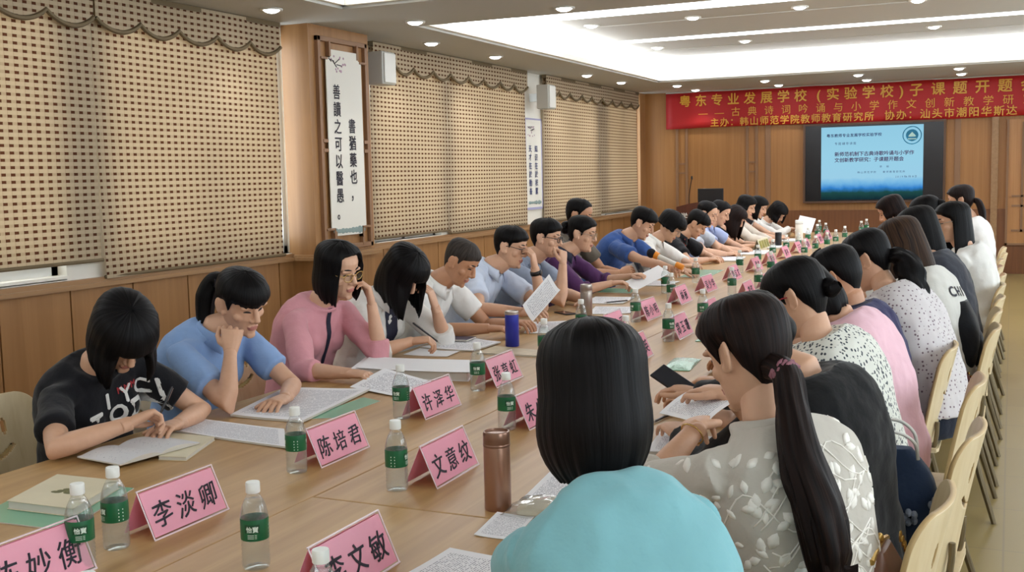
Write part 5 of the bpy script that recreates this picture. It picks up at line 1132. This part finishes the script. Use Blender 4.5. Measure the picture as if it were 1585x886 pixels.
# ------------------------------------------------------------------ bottles and cards on the table
BT = [(-1.827, 1.704, 'water bottle just behind the name card at the bottom left corner'), (-1.856, 1.836, 'water bottle left of the nearest full name card, beside the cream book'), (-1.471, 1.849, 'water bottle alone on the bare wood, right of the nearest full name card'), (-1.385, 1.3, 'water bottle at the bottom left, only its cap in the picture'), (-1.085, 1.54, 'water bottle in front of the bottom-centre card, mostly cut off'),
 (-1.847, 2.523, 'water bottle left of the second card of the window row'), (-1.484, 2.47, 'water bottle left of the big pink card beside the copper flask'), (-1.915, 3.233, 'water bottle in front of the pink blouse, left of a card'), (-1.88, 3.762, 'water bottle left of the card in front of the cream jacket'), (-1.497, 3.203, 'water bottle behind the copper flask, left of a half-hidden card'),
 (-1.903, 4.488, 'water bottle left of the black bob, right of the blue flask'), (-2.013, 5.242, 'water bottle in front of the white papers of the pale blue shirt'), (-1.581, 4.678, 'water bottle peeking over the right of the nearest black bob'), (-1.905, 5.812, 'water bottle right of the steel flask'), (-1.528, 5.177, 'water bottle right of the fan of papers, next to the card above the ponytail hair'),
 (-2.172, 7.291, 'water bottle at the end of the purple woman\'s sheet'), (-1.982, 6.784, 'water bottle half behind another, left of a card facing the purple jacket'), (-2.155, 8.031, 'water bottle by the microphone end'), (-1.533, 5.858, 'water bottle right behind the ponytail woman\'s crown'), (-2.013, 8.875, 'water bottle in front of the white jacket'), (-1.998, 9.508, 'water bottle in front of the red lanyard'), (-1.583, 7.552, 'water bottle left of the red glasses, middle of the right row'), (-1.703, 7.274, 'water bottle above the black hair, pale label turned away'),
 (-2.025, 10.296, 'water bottle in front of the balding man'), (-1.726, 8.699, 'water bottle close to the tied-back hair'), (-2.037, 11.038, 'water bottle in front of the lavender-blue shirt'), (-1.981, 11.407, 'water bottle in front of the sleeveless black top, behind a card'), (-1.742, 10.338, 'water bottle on the right row above the short-haired man'), (-2.053, 12.42, 'water bottle right of the tall white flask'), (-1.732, 10.904, 'water bottle on the right row left of the dotted blouse\'s hair'),
 (-2.078, 13.219, 'nearer water bottle of the two at the far end of the window row'), (-2.22, 14.271, 'farthest water bottle of the window row'), (-2.03, 13.536, 'water bottle beside the farthest pink card'), (-1.715, 11.531, 'water bottle on the right row before the farthest group, fifth from the end'), (-1.698, 12.022, 'water bottle on the right row, fourth from the far end of the table'), (-1.705, 12.773, 'water bottle on the right row, third from the far end of the table'), (-1.676, 14.015, 'water bottle on the right row, next to last'), (-1.68, 14.576, 'last water bottle at the very end of the table')]
for k, (x, y, l) in enumerate(BT): bottle(x, y, l, {0: .3, 1: -.9, 2: -.05, 5: -1.5, 6: -1.9, 7: -.6, 8: -.2, 9: .3}.get(k, (k*1.37) % 6.28))
CD = [(-1.8, 1.45, '陈妙衡', 'pink name card cut by the bottom left corner'), (-1.803, 1.9, '李淡卿', 'nearest full pink name card, in front of the black lettered T-shirt'), (-1.803, 2.58, '陈培君', 'pink name card in front of the light blue shirt'), (-1.384, 2.508, '文意纹', 'big pink name card beside the copper flask'), (-1.822, 3.235, '许泽华', 'pink name card in front of the pink blouse'), (-1.193, 1.72, '李文敏', 'pink name card at the bottom centre behind a bottle cap'), (-1.83, 3.825, '张育虹', 'pink name card in front of the cream jacket'), (-1.42, 3.21, '朱少英', 'pink name card partly hidden by the nearest black bob, behind the copper flask'),
 (-1.84, 4.54, '林文华', 'pink name card showing its top edge left of the nearest black bob'), (-1.845, 5.25, '黄少平', 'pink name card with red underside seen over the nearest black bob'), (-1.473, 4.5, '王文英', 'shiny pink name card right of the nearest black bob'), (-1.85, 5.86, '陈小明', 'pink name card right of the bottle by the steel flask'), (-1.488, 5.235, '郑玉珊', 'pink name card left of the green foil pouch, right row'), (-1.873, 6.64, '林丽', 'pink name card in front of the purple jacket'), (-1.89, 7.36, '吴少华', 'pink name card before the man with the phone'), (-1.9, 8.2, '黄志文', 'pink name card in front of the blue polo shirt'), (-1.5, 5.93, '蔡文', 'pink name card peeping over the ponytail woman\'s crown'), (-1.52, 7.0, '李红', 'small dark-looking pink card above the black hair'),
 (-1.9, 9.0, '张文', 'pink name card in front of the white jacket'), (-1.9, 9.62, '陈华', 'pink name card in front of the red lanyard'), (-1.52, 7.62, '林英', 'pink name card left of the red glasses'), (-1.92, 10.4, '黄平', 'pink name card in front of the balding man'), (-1.92, 11.1, '王玉', 'pink name card in front of the lavender-blue shirt'), (-1.92, 11.6, '吴明', 'pink name card in front of the sleeveless black top'), (-1.95, 13.3, '李珊', 'farthest pink name card at the table end'), (-1.93, 12.5, '郑文', 'pink name card behind the tall white flask')]
for k, (x, y, tx, l) in enumerate(CD): card(x, y, tx, l, .265, R_(((k*37) % 7-3)*.35))
# flasks
def flask(x, y, r, h, m1, m2, lab, capz=.8, cat='flask', band=None):
    t = thing('vacuum_flask', (x, y, TZ), lab, cat, 'flasks and cups on the table')
    part('body', MB().lathe([(.001, 0), (r*.94, 0), (r, .004), (r, h*capz-.002), (r*.985, h*capz)], n=32), m1, t, True, 50)
    part('lid', MB().lathe([(r*.985, h*capz), (r*1.01, h*capz+.002), (r*1.01, h-.006), (r*.97, h-.001), (r*.88, h), (r*.86, h-.005), (.001, h-.005)], n=32), m2, t, True, 40)
    part('rim', MB().lathe([(r*1.005, h*capz-.006), (r*1.025, h*capz-.004), (r*1.025, h*capz-.001), (r*1.005, h*capz+.001)], n=32), m2 if band is None else band, t, True, 40)
    return t
flask(-1.156, 2.409, .0335, .2, MT['copper'], MT['copper_dark'], 'copper-brown vacuum flask standing near the cross joint of the tables', .84, band=MT['copper_dark'])
flask(-2.216, 4.824, .034, .175, MT['blue_metal'], MT['steel'], 'blue flask standing on magazines in front of the man in white', .93)
flask(-2.21, 5.843, .034, .205, MT['steel'], MT['steel'], 'brushed steel flask in front of the chin-on-fist man', .82)
flask(-2.13, 12.3, .042, .28, MT['white_paint'], MT['cap_white'], 'tall white flask standing at the far end of the table', .86, band=MT['steel'])
flask(-2.3, 12.0, .035, .16, MT['black_plastic'], MT['black_plastic'], 'short black cup left of the tall white flask', .8)
# books, papers
def book(q, h, lab, cover, z=TZ, name='book', group='books and magazines on the table', curl=0, cat='book'):
    """closed book through four corners: page block with two covers"""
    c = [Vector((a, b, 0)) for a, b in q]; ctr = sum(c, Vector())/4
    t = thing(name, (ctr.x, ctr.y, z), lab, cat, group)
    def prism(k, z0, z1): 
        v = [((p-ctr)*k).to_tuple() for p in c]; return MB().add([(x, y, z0) for x, y, _ in v]+[(x, y, z1) for x, y, _ in v], [(3, 2, 1, 0), (4, 5, 6, 7)]+[(i, (i+1) % 4, 4+(i+1) % 4, 4+i) for i in range(4)])
    part('page_block', prism(.97, .0012, h-.0012), MT['page_edge'], t); part('cover', prism(1, 0, .0012), cover, t); part('cover', prism(1, h-.0012, h), cover, t); return t
book([(-2.34, 1.95), (-2.12, 1.96), (-2.2, 2.2), (-2.42, 2.19)], .022, 'thick cream-covered book on a green folder at the bottom left', MT['cream'], TZ+.0045)
bt = [o for o in COL.objects if o.name.startswith('book')][0]
lm = MB()
for k in range(7): lm.ell((.01+.02*math.cos(k*1.1), .02*math.sin(k*1.7), .0222), (.018, .01, .0006), n=10, m=4)
part('cover_picture', lm, mat('olive_print', '#6a6a3e', .6, var=.3, vscale=50), bt)
sheet([(-2.36, 1.86), (-2.06, 1.88), (-2.17, 2.22), (-2.46, 2.2)], 'green plastic folder under the cream book', 'folder', MT['green_film'], TZ+.0006, .003, name='document_folder', side=None)
book([(-2.33, 2.49), (-2.24, 2.51), (-2.33, 2.75), (-2.52, 2.75)], .012, 'closed cream book under the open notebook', MT['cream'])
book([(-2.52, 2.42), (-2.42, 2.42), (-2.44, 2.56), (-2.55, 2.55)], .008, 'small dark notebook edge peeping out under the open notebook', MT['slate'])
# open notebook: two curved leaves and a spine
t = thing('open_notebook', (-2.43, 2.52, TZ+.0135), 'open notebook the woman in the black lettered T-shirt writes in', 'notebook')
def leaf(sg, mi):
    mb = MB(); n, m = 8, 10; top, uv = [], []
    for j in range(n+1):
        for i in range(m+1):
            u, v = i/m, j/n; x = (v-.5)*.2; y = sg*u*.15; z = .004+.012*math.sin(PI*min(1, u*1.15))**.8*(1-u*.3); top.append((x, y, z)); uv.append((v, u))
    N_ = len(top); g = lambda i, j, k=0: k*N_+j*(m+1)+i
    fs = [(g(i, j), g(i+1, j), g(i+1, j+1), g(i, j+1)) for j in range(n) for i in range(m)]; mb.add(top+[(x, y, 0) for x, y, z in top], fs, 0, uv+uv)
    fs2 = [(g(i, j, 1), g(i, j+1, 1), g(i+1, j+1, 1), g(i+1, j, 1)) for j in range(n) for i in range(m)]
    for i in range(m): fs2 += [(g(i, 0), g(i, 0, 1), g(i+1, 0, 1), g(i+1, 0)), (g(i, n), g(i+1, n), g(i+1, n, 1), g(i, n, 1))]
    for j in range(n): fs2 += [(g(0, j), g(0, j+1), g(0, j+1, 1), g(0, j, 1)), (g(m, j), g(m, j, 1), g(m, j+1, 1), g(m, j+1))]
    for f in fs2: mb.f.append(f); mb.mi.append(1)
    return mb
nt_ = paper_mat('handwritten_page', '#d3d3d6', '#9a9aa8', 16, 40, .12, .35)
part('page_block', leaf(-1, 0), [nt_, MT['page_edge']], t, True, 40); part('page_block', leaf(1, 0), [nt_, MT['page_edge']], t, True, 40); t.rotation_euler.z = R_(-8)
SH = [([(-2.53, 2.79), (-2.03, 2.73), (-2.19, 2.93), (-2.58, 2.96)], 'dense printed sheets between the notebook and the light blue shirt', 'print_dense', .006),
 ([(-2.51, 3.05), (-2.2, 3.05), (-2.28, 3.62), (-2.62, 3.53)], 'stack of large printed sheets in front of the light blue shirt', 'print_dense', .008),
 ([(-2.6, 4.42), (-2.37, 4.43), (-2.38, 4.58), (-2.61, 4.6)], 'blank white sheet in front of the cream jacket', 'blank', .001),
 ([(-2.62, 4.62), (-2.32, 4.6), (-2.3, 4.87), (-2.54, 4.99)], 'printed sheets under the dark pad by the cream jacket', 'print', .006),
 ([(-2.33, 5.22), (-2.07, 5.3), (-2.24, 5.74), (-2.46, 5.62)], 'printed sheets in front of the pale blue shirt', 'print', .004),
 ([(-2.5, 6.55), (-2.25, 6.6), (-2.28, 6.95), (-2.55, 6.92)], 'white papers below the purple jacket', 'print', .004), ([(-2.28, 6.05), (-2.05, 6.15), (-2.12, 6.45), (-2.36, 6.4)], 'printed papers behind the steel flask', 'print', .003),
 ([(-2.62, 7.75), (-2.3, 7.7), (-2.28, 8.05), (-2.6, 8.1)], 'white papers below the microphone', 'print', .004), ([(-2.5, 9.95), (-2.26, 9.98), (-2.3, 10.4), (-2.58, 10.5)], 'papers in front of the red lanyard', 'print', .012), ([(-2.5, 10.75), (-2.2, 10.8), (-2.25, 11.3), (-2.52, 11.3)], 'papers in front of the lavender-blue shirt', 'print', .012),
 ([(-2.55, 11.6), (-2.2, 11.7), (-2.28, 12.1), (-2.56, 12.1)], 'papers in front of the sleeveless black top', 'blank', .015), ([(-2.5, 12.8), (-2.2, 12.9), (-2.25, 13.3), (-2.5, 13.3)], 'papers at the far end of the window row', 'blank', .012),
 ([(-1.15, 1.86), (-1.13, 2.1), (-.965, 2.08), (-.985, 1.82)], 'printed sheet at the bottom edge left of the aqua T-shirt', 'print', .001), ([(-1.12, 2.2), (-1.02, 2.2), (-1.04, 2.37), (-1.14, 2.37)], 'small printed slip near the copper flask', 'print', .001), ([(-1.13, 2.5), (-.97, 2.46), (-.99, 2.7), (-1.16, 2.77)], 'printed paper beside the nearest black bob', 'print', .001)]
for k, (q, l, m_, th) in enumerate(SH): sheet(q, l, 'paper', m_, th=max(th, .001), curl=.004, seed=k)
book([(-2.53, 3.86), (-2.0, 3.92), (-2.1, 4.2), (-2.63, 4.14)], .035, 'thick stack of bound pages in front of the pink blouse', MT['blank'])
sheet([(-2.5, 3.86), (-1.98, 3.91), (-2.07, 4.17), (-2.6, 4.13)], 'loose white sheet on top of the thick bound stack', 'paper', 'blank', TZ+.0365, .001, .006, seed=4)
sheet([(-2.38, 3.62, TZ+.01), (-2.14, 3.55, TZ+.004), (-2.05, 3.8, TZ+.004), (-2.35, 3.84, TZ+.05)], 'white sheet being turned by the pink blouse\'s hand', 'paper', 'print', seed=5)
sheet([(-2.24, 3.1), (-2.14, 3.16), (-2.14, 3.46), (-2.24, 3.5)], 'green folder under the sheets of the light blue shirt', 'folder', MT['green_film'], TZ+.0004, .0012, name='document_folder')
sheet([(-2.6, 4.82), (-2.47, 4.83), (-2.48, 4.96), (-2.6, 4.94)], 'dark slate pad on the papers before the cream jacket', 'pad', MT['slate'], TZ+.0115, .006, name='writing_pad')
book([(-2.28, 4.55), (-1.97, 4.55), (-2.0, 4.7), (-2.28, 4.76)], .008, 'tan magazine beside the blue flask, near the black bob', MT['tan_cover'], name='magazine', cat='magazine'); book([(-2.3, 4.77), (-2.1, 4.765), (-2.1, 4.93), (-2.3, 4.97)], .0005+.0, 'thin tan leaflet under the blue flask', MT['tan_cover'], name='magazine', cat='magazine') if False else None
sheet([(-2.45, 5.48, .86), (-2.33, 5.34, .79), (-2.28, 5.62, .93), (-2.4, 5.75, 1.0)], 'curved sheet held up by the man in the pale blue shirt', 'paper', 'print', seed=7, curl=.015)
sheet([(-2.44, 7.2, .83), (-2.3, 7.02, .79), (-2.15, 7.35, .885), (-2.3, 7.55, .92)], 'white sheet held up by the woman in purple', 'paper', 'blank', seed=8)
sheet([(-2.72, 7.22), (-2.4, 7.2), (-2.42, 7.45), (-2.7, 7.5)], 'green plastic folder on the table before the purple jacket', 'folder', MT['green_film'], TZ+.0006, .003, name='document_folder')
sheet([(-2.4, 8.4), (-2.16, 8.4), (-2.2, 9.1), (-2.42, 9.1)], 'green plastic folder before the blue polo shirt', 'folder', MT['green_film'], TZ+.0006, .003, name='document_folder')
sheet([(-2.4, 13.55, .84), (-2.2, 13.5, .8), (-2.18, 13.75, .98), (-2.38, 13.8, 1.02)], 'white sheet held up at the far end by the bowed woman in white', 'paper', 'blank', seed=9)
sheet([(-1.02, 3.45, .81), (-.98, 3.62, .83), (-.69, 2.92, .955), (-.73, 2.6, .94)], 'printed sheet held in both hands of the ponytail woman', 'paper', 'print', curl=-.01, seed=10) if False else sheet([(-.9, 2.95, .905), (-.86, 3.12, .94), (-.64, 2.78, 1.0), (-.675, 2.6, .967)], 'printed sheet held in both hands of the ponytail woman', 'paper', 'print', curl=-.01, seed=10)
book([(-.965, 3.03), (-.79, 3.05), (-.82, 3.27), (-1.0, 3.28)], .014, 'stack of printed pages below the held sheet, right of the nearest black bob', MT['blank'])
o = sheet([(-.96, 3.03), (-.795, 3.05), (-.825, 3.26), (-.995, 3.27)], 'printed top page on the stack right of the nearest black bob', 'paper', 'print', TZ+.0148, .0006, seed=12)
# calendar leaning open on the far table
t = thing('desk_calendar', (-2.35, 11.35, TZ), 'yellowish open desk calendar with picture squares near the far end of the window row', 'calendar')
mb = MB(); mb.add([(0, 0, 0), (0, .5, 0), (-.04, .5, .12), (-.04, 0, .12), (-.006, 0, 0), (-.006, .5, 0), (-.046, .5, .12), (-.046, 0, .12)], [(0, 1, 2, 3), (7, 6, 5, 4), (0, 4, 5, 1), (1, 5, 6, 2), (2, 6, 7, 3), (3, 7, 4, 0)]); part('board', mb, MT['cream'], t)
mb = MB()
for k in range(4):
    y0 = .025+.118*k; mb.add([(.0005-.008, y0, .024), (.0005-.008, y0+.1, .024), (.0005-.034, y0+.1, .102), (.0005-.034, y0, .102)], [(0, 1, 2, 3)])
part('picture', mb, mat('calendar_pictures', '#8f8a3c', .5, var=.5, vscale=18), t)
mb = MB(); mb.add([(-.046, 0, .12), (-.046, .5, .12), (-.09, .5, 0), (-.09, 0, 0)], [(0, 1, 2, 3)]); part('back_leg', mb, MT['cream'], t)
# phones, pens, pouches
def phone(x, y, z, rot, lab, tilt=(0, 0)):
    t = thing('smartphone', (x, y, z), lab, 'phone', 'phones on the table'); t.rotation_euler = (tilt[0], tilt[1], rot)
    part('case', MB().box((-.036, -.075, 0), (.036, .075, .008)), MT['black_plastic'], t, bevel=.003); part('screen', MB().box((-.033, -.07, .008), (.033, .07, .0086)), mat('phone_glass', '#20222a', .1), t)
phone(-2.43, 6.06, TZ+.0005, .9, 'dark smartphone lying in front of the pale blue shirt'); phone(-2.47, 7.66, .865, 1.2, 'smartphone held up by the man with thinning hair', (.9, .2)); phone(-.985, 3.4, .9, 1.1, 'smartphone held by the person in the black top', (.5, -.4))
def pen(a, b, lab, m_='black_plastic'):
    a, b = Vector(a), Vector(b); t = thing('pen', a, lab, 'pen', 'pens'); d = b-a
    part('barrel', MB().tube([d*.12, d*.97, d], [.0042, .0045, .003], 10), MT[m_], t, True, 60); part('tip', MB().tube([d*0, d*.12], [.0008, .004], 10), MT['steel'], t, True, 60); n = d.orthogonal().normalized(); part('clip', MB().tube([d*.66+n*.006, d*.97+n*.006], .0012, 6), MT['steel'], t, True)
pen((-2.5, 2.66, .795), (-2.47, 2.72, .925), 'pen in the fist of the woman in the black lettered T-shirt'); pen((-2.44, 4.5, .8), (-2.53, 4.4, .91), 'pen in the hand of the cream jacket'); pen((-1.07, 3.43, TZ+.006), (-1.05, 3.57, TZ+.006), 'black pen lying right of the nearest black bob'); pen((-2.36, 6.55, TZ+.012), (-2.25, 6.7, TZ+.014), 'dark pen on the papers before the purple jacket')
def pouch(x, y, sx, sy, rz, lab):
    t = thing('foil_pouch', (x, y, TZ), lab, 'pouch', 'foil snack pouches on the table', rz); mb = MB(); n = 14; vs = []
    for j in range(n+1):
        for i in range(n+1):
            u, v = i/n*2-1, j/n*2-1; z = .004+.02*max(0, (1-u*u))**.6*max(0, (1-v*v))**.6+.003*noise.noise(Vector((u*3, v*3, x))); vs.append((u*sx, v*sy, z))
    N_ = len(vs); g = lambda i, j, k=0: k*N_+j*(n+1)+i; fs = [(g(i, j), g(i+1, j), g(i+1, j+1), g(i, j+1)) for j in range(n) for i in range(n)]+[(g(i, j, 1), g(i, j+1, 1), g(i+1, j+1, 1), g(i+1, j, 1)) for j in range(n) for i in range(n)]
    for i in range(n): fs += [(g(i, 0), g(i, 0, 1), g(i+1, 0, 1), g(i+1, 0)), (g(i, n), g(i+1, n), g(i+1, n, 1), g(i, n, 1)), (g(0, i), g(0, i+1), g(0, i+1, 1), g(0, i, 1)), (g(n, i), g(n, i, 1), g(n, i+1, 1), g(n, i+1))]
    mb.add(vs+[(a, b, .0005) for a, b, c in vs], fs); part('foil', mb, MT['silver_foil'], t, True, 60)
    mb = MB(); mb.box((-sx, -sy-.008, .001), (sx, -sy+.002, .004)); mb.box((-sx, sy-.002, .001), (sx, sy+.008, .004)); part('sealed_edge', mb, MT['green_film'], t)
pouch(-1.285, 4.55, .06, .14, .1, 'green foil pouch on the table left of the ponytail woman\'s hair'); pouch(-1.38, 5.34, .035, .12, .1, 'small foil pouch behind the green foil pouch'); 
t = thing('crumpled_bag', (-1.0, 2.42, TZ+.0012), 'clear crumpled plastic bag with a beige pack beside the aqua T-shirt', 'bag'); part('pack', MB().box((-.09, -.05, .001), (.05, .06, .022)), MT['cream'], t, bevel=.006)
mb = MB(); n = 16; vs = []
for j in range(n+1):
    for i in range(n+1):
        u, v = i/n*2-1, j/n*2-1; q = Vector((u*2.5, v*2.5, 2)); z = .03*max(0, 1-u*u)**.5*max(0, 1-v*v)**.5+.012*abs(noise.noise(q))+.006*abs(noise.noise(q*2.7)); vs.append((u*.105-.02+.01*noise.noise(q), v*.075+.005, z))
mb.add(vs, [(j*(n+1)+i, j*(n+1)+i+1, (j+1)*(n+1)+i+1, (j+1)*(n+1)+i) for j in range(n) for i in range(n)]); part('plastic_film', mb, MT['film'], t, True, 25)
# microphone with orange rings
a, b = Vector((-2.42, 7.77, .99)), Vector((-2.2, 7.75, .9)); t = thing('microphone', (-2.2, 7.75, TZ), 'white microphone with orange rings and black foam head before the blue polo shirt', 'microphone'); O = Vector((-2.2, 7.75, TZ)); d = (b-a)
part('foam_head', MB().ell(a-O, (.036, .034, .036)), mat('foam_black', '#1d1a24', .95, bump=.5, bscale=200), t, True)
part('ring', MB().tube([a-O+d*.13, a-O+d*.26], [.03, .026], 16), MT['orange'], t, True); part('barrel', MB().tube([a-O+d*.26, a-O+d*.9], [.02, .018], 14), MT['white_plastic'], t, True); part('ring', MB().tube([a-O+d*.88, a-O+d*1.12], [.023, .022], 16), MT['orange'], t, True)
# ------------------------------------------------------------------ bags on the chairs
def slab_bag(t, w, d, h, m_, puff=.03, top=.85, name='body'):
    rings = []
    for k in range(11):
        q = k/10; z = h*q; s = 1-(1-top)*q; e = math.sin(PI*min(max(q, .04), .96))**.35; rings.append([((d*.5*s*e+puff*math.sin(PI*q))*math.copysign(abs(math.cos(a))**.55, math.cos(a)), w*.5*(1-(1-top)*.4*q)*e*math.copysign(abs(math.sin(a))**.45, math.sin(a)), z) for a in [2*PI*i/32 for i in range(32)]])
    return part(name, MB().loft(rings), m_, t, True, 60)
nv = C('navy_canvas', '#2c3c58', var=.12); t = thing('tote_bag', (-.31, 3.28, .463), 'navy fabric tote bag with pale handles on the chair seat', 'bag', None, R_(95)); slab_bag(t, .29, .14, .31, nv, .012, .8)
for s in (-.05, .05): part('handle', MB().tube(spline([(s, -.08, .29), (s*1.3, -.07, .34), (s*1.6, -.03, .37), (s*1.6, .03, .37), (s*1.3, .07, .34), (s, .08, .29)]), .005, 8), MT['white_plastic'], t, True)
mb = MB()
for cx, cz in ((-.03, .2), (.04, .16)):
    for k in range(5): mb.ell((-.085+cx*.0, -.1+cx+.014*math.cos(k*1.257), cz-.03+.014*math.sin(k*1.257)), (.03, .01, .01), n=8, m=5)
part('flower_print', mb, mat('pale_flower', '#8e97a8', .8), t)
mb = MB()
for k in range(14): a = k*.449; mb.tube([(.02*math.cos(a), .03*math.sin(a)+.05, .29), (.05*math.cos(a), .07*math.sin(a)+.08, .33), (.08*math.cos(a), .1*math.sin(a)+.1, .32)], [.012, .012, .003], 6)
part('scarf', mb, nv, t, True)
bk = C('black_nylon', '#17181c', var=.15); t = thing('backpack', (-.2, 5.62, .58), 'black backpack hanging at the back of a plywood chair', 'bag'); ob = slab_bag(t, .3, .12, .36, bk, .03, .7); part('front_pocket', MB().ell((.07, 0, .13), (.03, .1, .09)), bk, t, True)
for s in (-.07, .07): part('strap', MB().tube(spline([(-.03, s, .38), (-.1, s, .42), (-.13, s, .3), (-.1, s, .1)]), .011, 8, flat=.5), bk, t, True)
rd_ = mat('dark_red_leather', '#6c1a22', .4); t = thing('handbag', (-.24, 5.33, .463), 'dark red studded handbag on a chair behind the dotted blouse', 'bag'); slab_bag(t, .28, .12, .24, rd_)
mb = MB()
for k in range(8): mb.ell((.09-.012*(k % 2), -.1+.028*k, .07+.05*(k % 3)), (.006, .007, .007), n=8, m=5)
part('stud', mb, MT['gold_metal'], t, True); part('handle', MB().tube(spline([(0, -.08, .22), (0, -.07, .3), (0, 0, .34), (0, .07, .3), (0, .08, .22)]), .006, 8), rd_, t, True)
br = mat('brown_leather', '#6b4634', .4, var=.1); t = thing('handbag', (-.245, 2.42, .463), 'brown leather handbag with a gold clasp on the nearest chair seat', 'bag', None, R_(-4)); slab_bag(t, .26, .1, .3, br, .02, .75)
part('clasp_frame', MB().tube([(0, -.09, .292), (0, -.03, .305), (0, .03, .305), (0, .09, .292)], .007, 8), MT['gold_metal'], t, True); part('clasp', MB().ell((0, .0, .318), (.01, .01, .012)), MT['gold_metal'], t, True)
mb = MB()
for k in range(14):
    c0 = Vector((.0, .085+.006*math.sin(k), .29))+Vector((.03+.004*k, .004*k, -.013*k+.01)); mb.tube([c0+Vector((0, .009*math.cos(a), .012*math.sin(a))) for a in [2*PI*i/10 for i in range(11)]], .0022, 5)
part('chain', mb, MT['gold_metal'], t, True)
dg = C('dark_green_canvas', '#34413d'); t = thing('handbag', (-2.94, 2.12, .463), 'dark grey-green bag with a ring handle on the empty chair at the left edge', 'bag'); slab_bag(t, .3, .18, .24, dg, .03); part('handle', MB().tube(spline([(.02, -.08, .22), (.02, -.07, .31), (.02, 0, .34), (.02, .07, .31), (.02, .08, .22)]), .009, 8), MT['black_plastic'], t, True)
